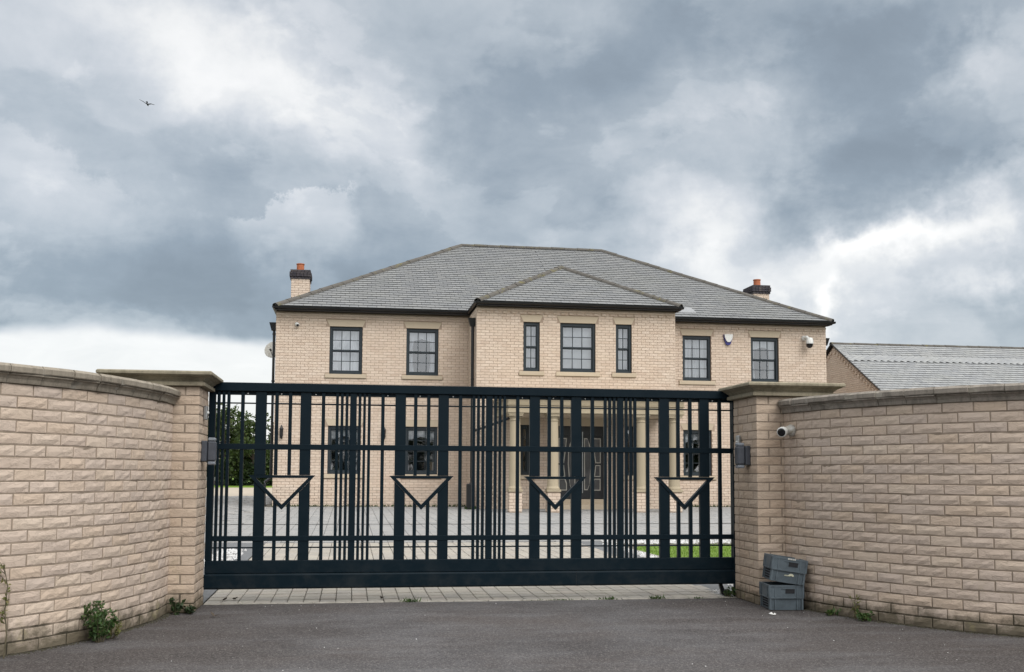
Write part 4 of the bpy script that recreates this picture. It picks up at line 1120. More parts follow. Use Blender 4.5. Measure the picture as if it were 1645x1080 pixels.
def curtain_mesh(x0, x1, z0, z1, y, waves, amp=.03, gather=None):
    mb = MB(); n = waves * 8; m_ = 8
    for j in range(m_ + 1):
        fz = j / m_; z = z1 + (z0 - z1) * fz
        for i in range(n + 1):
            f = i / n
            a, b = (x0, x1) if gather is None else gather(x0, x1, fz)
            x = a + (b - a) * f
            mb.v.append((x, y + amp * sin(f * waves * 2 * pi + .6 * sin(fz * 3)) * (0.6 + .4 * fz), z))
    for j in range(m_):
        for i in range(n):
            a = j * (n + 1) + i; mb.f.append((a, a + 1, a + n + 2, a + n + 1))
    return mb
def window(x0, x1, z0, z1, y, cols, style):
    f = MB(); d0, d1 = y + .055, y + .145; fw_ = .068
    w_ = x1 - x0
    f.cbox(x0, x0 + fw_, d0, d1, z0, z1, .004); f.cbox(x1 - fw_, x1, d0, d1, z0, z1, .004)
    f.cbox(x0 + fw_ + .0005, x1 - fw_ - .0005, d0 + .002, d1, z1 - .085, z1, .004); f.cbox(x0 + fw_ + .0005, x1 - fw_ - .0005, d0 + .002, d1, z0, z0 + .075, .004)
    zm = (z0 + z1) / 2 - .01
    a, b = x0 + fw_, x1 - fw_; ys = d0 + .030
    # two sashes: the upper one stands in front
    for (s0, s1, yy) in ((zm, z1 - .086, ys), (z0 + .076, zm - .001, ys + .028)):
        st = .028
        f.box(a + .001, a + st, yy, yy + .026, s0, s1); f.box(b - st, b - .001, yy, yy + .026, s0, s1)
        f.box(a + st + .001, b - st - .001, yy + .001, yy + .026, s1 - st, s1); f.box(a + st + .001, b - st - .001, yy + .001, yy + .026, s0, s0 + .036)
        iw = (b - a - 2 * st) / cols
        for k in range(1, cols): f.box(a + st + iw * k - .010, a + st + iw * k + .010, yy + .003, yy + .022, s0 + .037, s1 - st - .001)
        mz = (s0 + .036 + s1 - st) / 2; f.box(a + st + .001, b - st - .001, yy + .004, yy + .020, mz - .009, mz + .009)
    win = obj('window', f, M_frame, house)
    for (s0, s1, yy) in ((zm, z1 - .086, ys), (z0 + .076, zm - .001, ys + .028)):
        st = .028; iw = (b - a - 2 * st) / cols; mz = (s0 + .036 + s1 - st) / 2
        for k in range(cols):
            for (p, q_) in ((s0 + .036, mz - .008), (mz + .008, s1 - st)):
                pb = MB(); xa = a + st + iw * k + (.010 if k else 0); xb = a + st + iw * (k + 1) - (.010 if k < cols - 1 else 0)
                tl = random.uniform(-.003, .003)
                pb.add([(xa, yy + .013 + tl, p), (xb, yy + .013 - tl, p), (xb, yy + .013 - tl * .5, q_), (xa, yy + .013 + tl * .5, q_)], [(0, 1, 2, 3)])
                obj('pane', pb, M_glass, win)
    sl = MB(); sl.cbox(x0 - .115, x1 + .115, y - .045, y + .054, z0 - .112, z0 - .002, .006); obj('sill', sl, M_stone, win)
    lt = MB(); pts = [(x0 + .0, z1 + .002), (x1 - .0, z1 + .002), (x1 + .085, z1 + .182), (x0 - .085, z1 + .182)]
    lt.prism(pts, y - .005, y + .10); obj('lintel', lt, M_stone, win)
    yc = d1 + .12
    if style == 'net':
        obj('curtain', curtain_mesh(x0 + .02, x1 - .02, z0, z1, yc, max(4, int(w_ * 11)), .026), M_cloth, win)
    elif style == 'blind':
        obj('curtain', curtain_mesh(x0 + .02, x1 - .02, z0 + .0, z1, yc, 3, .006), M_cloth, win)
    elif style in ('open', 'low'):
        for s in (0, 1):
            def ga(a_, b_, fz, s=s):
                wd = ((.24 if style == 'open' else .13) - .05 * sin(fz * pi)) * w_
                return (x0 + .03, x0 + .03 + wd) if s == 0 else (x1 - .03 - wd, x1 - .03)
            obj('curtain', curtain_mesh(0, 1, z0, z1, yc, 4, .03, ga), M_cloth, win)
        hb = curtain_mesh(x0 + .02, x1 - .02, z1 - .30, z1, yc - .05, 6, .02)
        cx = (x0 + x1) / 2
        hb.v = [(x, yy, z if z > z1 - .16 else z - .10 + .32 * (1 - abs(x - cx) / (w_ / 2)) ** 1 * .4) for x, yy, z in hb.v]
        obj('pelmet', hb, M_cloth, win)
    return win
styles = ['net', 'open', 'net', 'open', 'low', 'low', 'low', 'low']
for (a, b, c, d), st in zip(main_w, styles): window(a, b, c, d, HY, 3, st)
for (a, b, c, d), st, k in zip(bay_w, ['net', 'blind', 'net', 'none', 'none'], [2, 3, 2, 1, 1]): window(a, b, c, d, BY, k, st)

# front door
dz0, dz1 = 0.46, 2.40
df = MB(); dy = BY + .12
df.cbox(door_o[0], door_o[0] + .07, dy - .03, dy + .06, dz0, dz1, .004); df.cbox(door_o[1] - .07, door_o[1], dy - .03, dy + .06, dz0, dz1, .004)
df.cbox(door_o[0] + .071, door_o[1] - .071, dy - .03, dy + .06, 2.14, dz1, .004)
stp = MB(); stp.cbox(door_o[0] - .05, door_o[1] + .05, BY - .35, BY - .03, HG - .02, .325, .006); stp.cbox(door_o[0] + .0, door_o[1] - .0, BY - .028, BY + .2, .15, .455, .004)
dframe = obj('door_frame', df, M_door, house); obj('door_step', stp, M_stone, house)
dl = MB(); dl.prism([(door_o[0], 2.402), (door_o[1], 2.402), (door_o[1] + .1, 2.618), (door_o[0] - .1, 2.618)], BY - .008, BY + .25); obj('door_lintel', dl, M_stone, house)
def zpx(y_): return 2.08 - (y_ - 702.5) * (2.08 - 0.69) / (788 - 702.5)
cxd = (door_o[0] + door_o[1]) / 2
polys = [[(940.6, 702.5), (945.4, 702.5), (949.5, 712), (952, 725), (952.5, 745), (951, 765), (949, 780), (946, 787.6), (940.6, 787.6)],
         [(954, 702.5), (967.4, 702.5), (967.4, 743.5), (958.7, 743.5), (955.5, 718)],
         [(958.7, 746.6), (967, 746.6), (967, 765.8), (956.7, 765.8)],
         [(956.4, 769), (967, 769), (967, 788.3), (954, 788.3), (954, 776.5)]]
for s in (-1, 1):
    lf = MB(); a, b = cxd + s * .004, cxd + s * (.65 - .004)
    lf.cbox(min(a, b), max(a, b), dy, dy + .045, dz0 + .004, 2.136, .003); leaf = obj('door', lf, M_door, house)
    for pl in polys:
        pts = [(cxd + s * (x_ - 933.5) * .0170, zpx(y_)) for x_, y_ in pl]
        cx_ = sum(p[0] for p in pts) / len(pts); cz_ = sum(p[1] for p in pts) / len(pts)
        inn = [(cx_ + (x_ - cx_) * (1 - .022 / max(.03, abs(x_ - cx_))) if abs(x_ - cx_) > .03 else x_, cz_ + (z_ - cz_) * (1 - .022 / max(.03, abs(z_ - cz_)))) for x_, z_ in pts]
        n_p = len(pts); fr = MB(); y0_, y1_ = dy - .010, dy + .002
        vs = [(x_, y0_, z_) for x_, z_ in pts + inn] + [(x_, y1_, z_) for x_, z_ in pts + inn]
        fs = []
        for i in range(n_p):
            j = (i + 1) % n_p
            fs += [(i, j, j + n_p, i + n_p), (i, i + 2 * n_p, j + 2 * n_p, j), (i + n_p, j + n_p, j + 3 * n_p, i + 3 * n_p)]
        fr.add(vs, fs); fo = obj('pane_trim', fr, M_chrome, leaf)
        gp_ = MB(); gp_.add([(x_, dy - .004, z_) for x_, z_ in inn], [tuple(range(n_p))]); obj('glass_panel', gp_, M_obscure, leaf)
    if s == 1:
        hb = MB(); hb.tube([(cxd + .065, dy - .055, .62), (cxd + .065, dy - .055, 2.25)], .014, 10)
        for z in (.75, 2.1): hb.tube([(cxd + .065, dy - .055, z), (cxd + .065, dy + .001, z)], .008, 8)
        obj('handle', hb, M_steel, leaf, smooth=True)

# portico
po = empty('portico', (6.05, 26.2, HG)); po.parent = house; po.location = Vector((6.05, 26.2, HG)) - WL['house']
en = MB()
px0, px1, py0 = 3.83, 8.27, 25.56
for (o_, z0, z1) in ((.02, 2.615, 2.70), (.0, 2.702, 2.80), (.03, 2.802, 2.83), (.01, 2.832, 2.97), (.06, 2.972, 3.01), (.11, 3.012, 3.07)):
    en.cbox(px0 - o_, px1 + o_, py0 - o_, BY - .012, z0, z1, .005)
entab = obj('entablature', en, M_col, po)
cl = MB(); cl.box(px0 + .3, px1 - .3, py0 + .3, BY - .02, 2.600, 2.6145); obj('ceiling', cl, M_stone, po)
def column(x):
    cm = MB(); yc = 25.74
    cm.cbox(x - .175, x + .175, yc - .175, yc + .175, .68, .74, .006)
    cm.lathe([(.165, .742), (.170, .765), (.160, .79), (.148, .80), (.142, .83), (.140, 1.2), (.137, 1.7), (.128, 2.40), (.126, 2.415), (.140, 2.425), (.140, 2.445), (.127, 2.455), (.127, 2.485), (.150, 2.51), (.158, 2.535)], (x, yc, 0), (0, 0, 1), 28)
    cm.cbox(x - .172, x + .172, yc - .172, yc + .172, 2.537, 2.575, .005); cm.cbox(x - .19, x + .19, yc - .18, yc + .18, 2.577, 2.613, .005)
    c_ = obj('column', cm, M_col, po, smooth=True)
    pb = MB(); pb.box(x - .150, x + .150, yc - .150, yc + .150, HG - .1, .678)
    obj('pedestal_core', pb, M_hmortar, po)
    pk = MB()
    bricks_x(pk, x - .158, x + .158, HG, .68, yc - .154)
    bricks_y(pk, yc - .158, yc + .158, HG, .68, x - .153, -1); bricks_y(pk, yc - .158, yc + .158, HG, .68, x + .153, 1)
    obj('pedestal', pk, M_house, po, kind='stuff')
for x in (4.02, 4.97, 7.22, 8.07): column(x)

# roof --------------------------------------------------------------
ex0, ex1, ey0, ey1 = HX0 - .02, HX1 + .09, HY - EO, 40.5
mid_y = (ey0 + ey1) / 2; hw_ = (ey1 - ey0) / 2; rzt = EZ + hw_ * PT
rx0, rx1 = ex0 + hw_, ex1 - hw_
rf = MB()
A, B, C2, D = (ex0, ey0, EZ), (ex1, ey0, EZ), (ex1, ey1, EZ), (ex0, ey1, EZ); E1, E2 = (rx0, mid_y, rzt), (rx1, mid_y, rzt)
rf.add([A, B, C2, D, E1, E2], [(0, 1, 5, 4), (1, 2, 5), (2, 3, 4, 5), (3, 0, 4)])
bx0, bx1, by0 = BX0 - .02, BX1 + .10, BY - .25
bhw = (bx1 - bx0) / 2; bax = (bx0 + bx1) / 2; bay_y = by0 + bhw; baz = EZ + bhw * PT
yend = ey0 + (baz - EZ) / PT
rf.add([(bx0, by0, EZ), (bx1, by0, EZ), (bax, bay_y, baz), (bax, yend, baz), (bx0, ey0, EZ), (bx1, ey0, EZ)], [(0, 1, 2), (0, 2, 3, 4), (1, 5, 3, 2)])
rf.v = [(x, y, z - .012) for x, y, z in rf.v]
M_under = simple('roof_underlay', (0.03, 0.03, 0.032), 0.9)
roof = obj('roof', rf, M_under, house)
def slate_slope(mb, org, along, uphill, length, rise, clip, sw=.25, ex_=.19, th=.008, lap=.0, start=0.0):
    """courses of slates on a plane: org = eaves corner, along = eaves direction, uphill = slope direction.
    clip(s, t) -> (lo, hi) range of s allowed at slope distance t"""
    along = Vector(along).normalized(); uphill = Vector(uphill).normalized(); nrm_ = along.cross(uphill).normalized(); org = Vector(org)
    n = int(rise / ex_) + 1
    for c in range(n):
        t0 = c * ex_; t1 = min(t0 + ex_ * 1.06, rise)
        if t1 - t0 < .02: continue
        lo0, hi0 = clip(t0); lo1, hi1 = clip(t1)
        s = start - (sw / 2 if c % 2 else 0) + math.floor((lo0 - start) / sw) * sw
        while s < max(hi0, hi1):
            a, b = s + .004, s + sw - .004
            a0, b0 = max(a, lo0), min(b, hi0); a1, b1 = max(a, lo1), min(b, hi1)
            if b0 - a0 > .015 or b1 - a1 > .015:
                b0, b1 = max(b0, a0), max(b1, a1)
                j = random.uniform(-.0015, .002); jj = random.uniform(-.004, .004)
                lift0 = th + .0125 + j; lift1 = .002 + j * .3
                P0 = org + along * a0 + uphill * (t0 + jj); P1 = org + along * b0 + uphill * (t0 + jj * .6); P2 = org + along * b1 + uphill * t1; P3 = org + along * a1 + uphill * t1
                vs = [P0 + nrm_ * lift0, P1 + nrm_ * lift0, P2 + nrm_ * lift1, P3 + nrm_ * lift1, P0 + nrm_ * (lift0 - th), P1 + nrm_ * (lift0 - th)]
                mb.add(vs, [(0, 1, 2, 3), (4, 5, 1, 0), (4, 0, 3), (5, 2, 1)])
            s += sw
sl = MB(); ss = math.sqrt(1 + PT * PT)
# front slope, opened where the bay roof runs into it
def clip_front(t):
    h = t / ss; return (h, (ex1 - ex0) - h)
slL = MB()
def clip_fl(t):
    h = t / ss; lim = (bx0 - ex0) + h if EZ + h * PT < baz else (bax - ex0); return (h, lim - .0)
def clip_fr(t):
    h = t / ss; lo = (bx1 - ex0) - h if EZ + h * PT < baz else (bax - ex0); return (lo, (ex1 - ex0) - h)
slate_slope(sl, (ex0, ey0, EZ), (1, 0, 0), (0, 1, PT), ex1 - ex0, hw_ * ss, clip_fl)
slate_slope(sl, (ex0, ey0, EZ), (1, 0, 0), (0, 1, PT), ex1 - ex0, hw_ * ss, clip_fr)
slate_slope(sl, (ex1, ey0, EZ), (0, 1, 0), (-1, 0, PT), ey1 - ey0, hw_ * ss, lambda t: (t / ss, (ey1 - ey0) - t / ss))
slate_slope(sl, (ex0, ey1, EZ), (0, -1, 0), (1, 0, PT), ey1 - ey0, hw_ * ss, lambda t: (t / ss, (ey1 - ey0) - t / ss))
slate_slope(sl, (bx0, by0, EZ), (1, 0, 0), (0, 1, PT), bx1 - bx0, bhw * ss, lambda t: (t / ss, (bx1 - bx0) - t / ss))
slate_slope(sl, (bx1, by0, EZ), (0, 1, 0), (-1, 0, PT), 3, bhw * ss, lambda t: (t / ss, (ey0 - by0) + t / ss))
slate_slope(sl, (bx0, ey0, EZ), (0, -1, 0), (1, 0, PT), 3, bhw * ss, lambda t: (-t / ss, (ey0 - by0) - t / ss))
obj('slates', sl, M_slate, roof, kind='stuff')
def ridge_line(p, q_, parent, r=.118, ln=.44, mat=M_ridge, first=0.0):
    p, q_ = Vector(p), Vector(q_); L = (q_ - p).length; d = (q_ - p).normalized()
    sd_ = d.cross(Vector((0, 0, 1))).normalized(); up_ = sd_.cross(d).normalized()
    s = first
    while s < L - .05:
        e = min(s + ln - .008, L); mb = MB(); k = 7
        j = random.uniform(-.005, .006)
        for t, sc in ((s, 1.04), (s + (e - s) * .5, 1.0), (e, .98)):
            c = p + d * t + up_ * (j - .028)
            for rr in (r * sc, r * sc - .014):
                for i in range(k):
                    a = pi * (i / (k - 1)); mb.v.append(tuple(c + sd_ * cos(a) * rr + up_ * sin(a) * rr * .78))
        for g_ in range(2):
            o_ = g_ * 2 * k
            for i in range(k - 1):
                mb.f.append((o_ + i, o_ + i + 1, o_ + i + 1 + 2 * k, o_ + i + 2 * k)); mb.f.append((o_ + k + i, o_ + 3 * k + i, o_ + 3 * k + i + 1, o_ + k + i + 1))
        for o_ in (0, 4 * k):
            for i in range(k - 1): mb.f.append((o_ + i, o_ + k + i, o_ + k + i + 1, o_ + i + 1) if o_ == 0 else (o_ + i, o_ + i + 1, o_ + k + i + 1, o_ + k + i))
        obj('ridge_tile', mb, mat, parent)
        s += ln
ridge_line(A, E1, roof); ridge_line(B, E2, roof); ridge_line(E1, E2, roof); 
ridge_line((bx0, by0, EZ), (bax, bay_y, baz), roof); ridge_line((bx1, by0, EZ), (bax, bay_y, baz), roof); ridge_line((bax, bay_y, baz), (bax, yend, baz), roof)
# fascia, soffit, gutters
fs_ = MB()
def eave_x(mb, x0, x1, y, ywall):
    mb.box(x0, x1, y + .05, ywall + .05, 5.550, 5.572)            # soffit
    mb.box(x0, x1, y + .03, y + .049, 5.548, 5.640)                # fascia
def gutter_x(x0, x1, y):
    mb = MB(); n = 8; r = .055
    for x in (x0, x1):
        for i in range(n + 1):
            a = pi + pi * i / n; mb.v.append((x, y - .03 + r * cos(a), 5.640 + r * 1.1 * sin(a) * 1.0))
    for i in range(n): mb.f.append((i, i + 1, i + n + 2, i + n + 1))
    mb.f.append(tuple(range(n, -1, -1))); mb.f.append(tuple(range(n + 1, 2 * n + 2)))
    mb.v += [(x0, y - .03 + r, 5.640), (x0, y - .03 - r, 5.640), (x1, y - .03 - r, 5.640), (x1, y - .03 + r, 5.640)]
    return obj('gutter', mb, M_black, house)
def eave_y(mb, x, xwall, y0, y1):
    s = 1 if x > xwall else -1
    a, b = sorted((x - s * .05, xwall - s * .05)); mb.box(a, b, y0, y1, 5.550, 5.572)
    a, b = sorted((x - s * .03, x - s * .049)); mb.box(a, b, y0, y1, 5.548, 5.640)
eave_x(fs_, ex0, bx0 + .02, ey0, HY); eave_x(fs_, bx1 - .02, ex1, ey0, HY); eave_x(fs_, bx0, bx1, by0, BY)
eave_y(fs_, bx0, BX0, by0 + .05, HY); eave_y(fs_, bx1, BX1, by0 + .05, HY); eave_y(fs_, ex0, HX0, ey0 + .05, 40.4); eave_y(fs_, ex1, HX1, ey0 + .05, 40.4)
obj('fascia', fs_, M_black, house)
gutter_x(ex0 - .03, bx0 + .0, ey0); gutter_x(bx1 + .04, ex1 + .06, ey0); gutter_x(bx0 - .04, bx1 + .06, by0)
def gutter_y(x, y0, y1, s):
    mb = MB(); n = 8; r = .055
    for yy_ in (y0, y1):
        for i in range(n + 1):
            a = pi + pi * i / n; mb.v.append((x + s * .03 + r * cos(a), yy_, 5.640 + r * 1.1 * sin(a)))
    for i in range(n): mb.f.append((i, i + 1, i + n + 2, i + n + 1))
    mb.f.append(tuple(range(n, -1, -1))); mb.f.append(tuple(range(n + 1, 2 * n + 2)))
    obj('gutter', mb, M_black, house)
gutter_y(bx0, by0 - .02, ey0, -1); gutter_y(ex0, ey0, 40.4, -1); gutter_y(ex1, ey0, 40.4, 1); gutter_y(bx1, by0 - .02, ey0, 1)
def downpipe(pts, r=.036):
    mb = MB(); mb.tube(pts, r, 12); o = obj('downpipe', mb, M_black, house, smooth=True)
    hp = MB(); x, y, z = pts[0]
    hp.add([(x - .07, y - .06, z), (x + .07, y - .06, z), (x + .07, y + .06, z), (x - .07, y + .06, z), (x - .13, y - .10, z + .22), (x + .13, y - .10, z + .22), (x + .13, y + .10, z + .22), (x - .13, y + .10, z + .22)],
           [(0, 1, 5, 4), (1, 2, 6, 5), (2, 3, 7, 6), (3, 0, 4, 7), (3, 2, 1, 0), (4, 5, 6, 7)])
    obj('hopper', hp, M_black, o)
    for z_ in (4.9, 3.6, 2.3):
        if z_ < z: 
            b_ = MB(); b_.lathe([(.046, 0), (.046, .05)], (x, y, z_), (0, 0, 1), 12); obj('bracket', b_, M_black, o)
downpipe([(-2.11, 29.62, 5.02), (-2.11, 29.62, 1.05), (-2.11, 29.60, .98), (-2.25, 29.40, .86), (-2.25, 29.38, .80), (-2.25, 29.38, .22)])
downpipe([(3.205, 27.95, 5.05), (3.205, 27.95, 1.02), (3.205, 27.93, .95), (3.15, 27.75, .85), (3.15, 27.72, .25)], .042)
downpipe([(14.02, 29.75, 5.0), (14.02, 29.75, .25)])
mb = MB(); mb.tube([(3.90, 25.95, 2.50), (3.72, 26.1, 2.42), (3.25, 27.80, 2.25)], .034, 10); obj('downpipe', mb, M_black, house, smooth=True)
mb = MB(); mb.cbox(3.02, 3.17, 27.35, 27.58, .18, .86, .02)
ub = obj('water_butt', mb, M_black); tag(ub, 'dark slim box standing at the foot of the bay downpipe', 'box')
# chimneys
def chimney(x0, x1, y0, y1):
    c_ = MB(); c_.box(x0 + .006, x1 - .006, y0 + .006, y1 - .006, 5.3, 7.16); ch_ = obj('chimney', c_, M_hmortar, house)
    b_ = MB(); bricks_x(b_, x0, x1, 5.3, 7.16, y0); bricks_y(b_, y0, y1, 5.3, 7.16, x0, -1); bricks_y(b_, y0, y1, 5.3, 7.16, x1, 1)
    obj('brickwork', b_, M_house, ch_, kind='stuff')
    cr = MB()
    for k, o_ in enumerate((.035, .062, .062, .035)):
        z = 7.165 + k * .075
        xx = x0 - o_
        while xx < x1 + o_ - .02:
            e = min(xx + .105, x1 + o_); cr.box(xx + .003, e - .003, y0 - o_, y0 + .1, z, z + .064); cr.box(xx + .003, e - .003, y1 - .1, y1 + o_, z, z + .064); xx += .11
        yy_ = y0 + .1
        while yy_ < y1 - .1:
            e = min(yy_ + .105, y1 - .1); cr.box(x0 - o_, x0 + .1, yy_ + .003, e - .003, z, z + .064); cr.box(x1 - .1, x1 + o_, yy_ + .003, e - .003, z, z + .064); yy_ += .11
    obj('blue_brick_crown', cr, M_blue, ch_, kind='stuff')
    fl = MB(); fl.box(x0 + .01, x1 - .01, y0 + .01, y1 - .01, 7.161, 7.455); obj('flaunching', fl, M_blue, ch_)
    pt = MB(); pt.lathe([(.125, 7.45), (.120, 7.50), (.115, 7.66), (.130, 7.675), (.130, 7.70), (.105, 7.70), (.10, 7.5)], ((x0 + x1) / 2 - .02, (y0 + y1) / 2 - .1, 0), (0, 0, 1), 24)
    obj('chimney_pot', pt, M_terra, ch_, smooth=True)
chimney(-1.885, -1.335, 33.35, 34.2); chimney(13.25, 13.79, 33.35, 34.2)
# lead vent on the right slope
mb = MB(); mb.add([(9.25, ey0 + .30, EZ + .18), (9.95, ey0 + .30, EZ + .18), (9.9, ey0 + .62, EZ + .36), (9.3, ey0 + .62, EZ + .36), (9.25, ey0 + .32, EZ + .215), (9.95, ey0 + .32, EZ + .215), (9.9, ey0 + .62, EZ + .385), (9.3, ey0 + .62, EZ + .385)],
                   [(0, 1, 5, 4), (4, 5, 6, 7), (0, 4, 7, 3), (1, 2, 6, 5)])
obj('roof_vent', mb, M_vent, roof)

# fittings on the house front
r = empty('alarm_box', (10.9, HY, 5.08), 'white and blue burglar alarm box between the right upper windows', 'alarm')
def shield(x, z, w_, h, y0, y1, mat, nm, par, cut=0.0, drop=0.0):
    pts = [(x - w_ / 2, z + h / 2), (x - w_ / 2 + .01, z + h * .1), (x - w_ * .27, z - h * .38 + cut), (x - w_ * .14, z - h / 2 + cut), (x + w_ * .14, z - h / 2 + cut), (x + w_ * .27, z - h * .38 + cut), (x + w_ / 2 - .01, z + h * .1), (x + w_ / 2, z + h / 2)]
    mb = MB(); mb.prism(pts, y0, y1); return obj(nm, mb, mat, par)
shield(10.9, 5.065, .27, .31, HY - .06, HY - .003, M_purple, 'back_plate', r); shield(10.905, 5.10, .25, .245, HY - .095, HY - .061, M_white, 'cover', r, .02)
r = empty('security_camera', (13.30, HY, 5.15), 'white domed security camera hanging at the upper right corner of the house', 'camera')
mb = MB(); mb.lathe([(.075, 0), (.08, .02), (.075, .07), (.06, .09)], (13.25, HY - .003, 5.17), (0, -1, 0), 20); obj('base', mb, M_white, r, smooth=True)
mb = MB(); mb.tube([(13.25, HY - .08, 5.18), (13.28, HY - .15, 5.19), (13.32, HY - .20, 5.13)], .05, 12); obj('bracket', mb, M_white, r, smooth=True)
mb = MB(); mb.lathe([(.05, 5.17), (.085, 5.15), (.105, 5.09), (.112, 5.02), (.112, 4.985)], (13.34, HY - .22, 0), (0, 0, 1), 24); obj('body', mb, M_white, r, smooth=True)
mb = MB(); mb.lathe([(.098, 4.983), (.098, 4.95), (.085, 4.90), (.05, 4.865), (.01, 4.855)], (13.34, HY - .22, 0), (0, 0, 1), 24); obj('dome', mb, M_lens, r, smooth=True)
r = empty('security_camera', (-1.47, HY, 5.18), 'small white turret camera high on the left end of the house', 'camera')
mb = MB(); mb.lathe([(.055, 0), (.055, .03), (.045, .05)], (-1.49, HY - .003, 5.20), (0, -1, 0), 16); obj('base', mb, M_white, r, smooth=True)
mb = MB(); mb.lathe([(.02, -.05), (.045, -.03), (.055, 0), (.048, .03), (.04, .036)], (-1.475, HY - .085, 5.175), (.25, -.85, -.5), 18); obj('body', mb, M_white, r, smooth=True)
mb = MB(); mb.lathe([(.038, .037), (.02, .05), (.006, .054)], (-1.475, HY - .085, 5.175), (.25, -.85, -.5), 16); obj('lens', mb, M_lens, r, smooth=True)
for (x, y, lab) in ((-1.84, HY, 'slim black wall lantern near the left corner of the house'), (0.93, HY, 'slim black wall lantern between the two left ground floor windows'), (9.03, HY, 'slim black wall lantern beside the bay on the right')):
    r = empty('wall_lantern', (x, y, 2.2), lab, 'lantern', 'black lanterns on the house front')
    mb = MB(); mb.lathe([(.01, 2.04), (.03, 2.06), (.045, 2.12), (.05, 2.30), (.062, 2.31), (.03, 2.36), (.008, 2.42)], (x, y - .10, 0), (0, 0, 1), 10); obj('lamp', mb, M_black, r)
    mb = MB(); mb.cbox(x - .03, x + .03, y - .025, y - .007, 2.05, 2.28, .004); mb.tube([(x, y - .02, 2.2), (x, y - .075, 2.25)], .01, 6); obj('bracket', mb, M_black, r)
# satellite dish on the gable side
r = empty('satellite_dish', (HX0, 32.6, 4.8), 'small grey satellite dish on the left side wall of the house', 'dish')
mb = MB(); dc = Vector((-2.33, 32.7, 4.83)); dax = Vector((-.25, -.9, .32)).normalized()
mb.lathe([(.27, .045), (.275, .04), (.20, .016), (.10, .003), (.01, -.003), (.01, -.012), (.10, -.008), (.20, .004), (.272, .030)], dc, dax, 28); obj('reflector', mb, M_dirtywhite, r, smooth=True)
mb = MB(); mb.tube([(-2.055, 32.75, 4.75), (-2.3, 32.75, 4.70), (-2.33, 32.72, 4.82)], .018, 8); obj('arm', mb, M_iron, r)
mb = MB(); mb.tube([tuple(dc + Vector((0, 0, -.24))), tuple(dc + dax * .35 + Vector((0, 0, -.12)))], .010, 8); mb.lathe([(.03, 0), (.03, .07)], dc + dax * .33 + Vector((0, 0, -.12)), -dax, 10); obj('receiver', mb, M_iron, r)

# ------------------------------------------------------------------ outbuilding with the patterned slate roof
GX = 17.36; AY, AZ = 36.28, 5.94; GE = 2.80; gy0 = AY - (AZ - GE) / .562; gy1 = AY + (AZ - GE) / .562; GX2 = 33.0
gar = empty('garage', ((GX + GX2) / 2, AY, .2), 'long low brick outbuilding with patterned pale slate roof right of the house', 'building')
mb = MB(); pts = [(gy0 + .15, -.05), (gy1 - .15, -.05), (gy1 - .15, GE - .02), (AY, AZ - .10), (gy0 + .15, GE - .02)]
n_ = len(pts); vs = [(GX + .10, y, z) for y, z in pts] + [(GX2, y, z) for y, z in pts]
mb.add(vs, [tuple(range(n_ - 1, -1, -1)), tuple(range(n_, 2 * n_))] + [(i, (i + 1) % n_, (i + 1) % n_ + n_, i + n_) for i in range(n_)])
gw = obj('wall', mb, M_hmortar, gar)
gb = MB()
def top_(z):
    if z < GE: return (gy0 + .15, gy1 - .15)
    d = (AZ - .10 - z) / .562
    return None if d < .03 else (AY - d + .05, AY + d - .05)
bricks_y(gb, gy0 + .15, gy1 - .15, .2, AZ, GX + .095, -1, top=top_)
bricks_x(gb, GX + .1, GX2, .2, GE - .1, gy0 + .15)
# stepped dentils up the rakes
for s in (-1, 1):
    d = .15
    while d < (AZ - GE) / .562 - .2:
        y_2 = AY + s * d; z = AZ - .10 - d * .562 - .13
        gb.box(GX + .045, GX + .10, y_2 - .05, y_2 + .05, z - .07, z + .005); d += .20
obj('brickwork', gb, M_house, gw, kind='stuff')
mb = MB(); mb.add([(GX, gy0 - .1, GE - .056), (GX2, gy0 - .1, GE - .056), (GX2, AY, AZ - .02), (GX, AY, AZ - .02), (GX, gy1 + .1, GE - .056), (GX2, gy1 + .1, GE - .056)], [(0, 1, 2, 3), (3, 2, 5, 4)])
grf = obj('roof', mb, M_under, gar)
gs = math.sqrt(1 + .562 ** 2); tot = ((AZ - GE) / .562 + .1) * gs
sl = MB()
band0, band1 = tot - 1.62, tot - 1.02                # the ornamental band below the ridge
slate_slope(sl, (GX, gy0 - .1, GE - .045), (1, 0, 0), (0, 1, .562), GX2 - GX, band0, lambda t: (0, GX2 - GX), sw=.25, ex_=.185)
upo = Vector((GX, gy0 - .1, GE - .045)) + Vector((0, 1, .562)).normalized() * band1
slate_slope(sl, upo, (1, 0, 0), (0, 1, .562), GX2 - GX, tot - band1 - .02, lambda t: (0, GX2 - GX), sw=.25, ex_=.185)
# pointed slates laid in diamonds
al = Vector((1, 0, 0)); uh = Vector((0, 1, .562)).normalized(); nn = al.cross(uh)
for c in range(6):
    t = band0 - .02 + c * .105; s = (.125 if c % 2 else 0.0)
    while s < GX2 - GX - .26:
        o_ = Vector((GX, gy0 - .1, GE - .045)) + al * (s + .125) + uh * t
        l0 = .011; vs = [o_ + nn * l0, o_ + al * .118 + uh * .115 + nn * (l0 - .003), o_ + al * .118 + uh * .24 + nn * .003, o_ - al * .118 + uh * .24 + nn * .003, o_ - al * .118 + uh * .115 + nn * (l0 - .003),
                         o_ + nn * (l0 - .008), o_ + al * .118 + uh * .115 + nn * (l0 - .009), o_ - al * .118 + uh * .115 + nn * (l0 - .009)]
        if t + .24 < band1 + .06: sl.add(vs, [(0, 1, 2, 3, 4), (5, 6, 1, 0), (7, 5, 0, 4)])
        s += .25
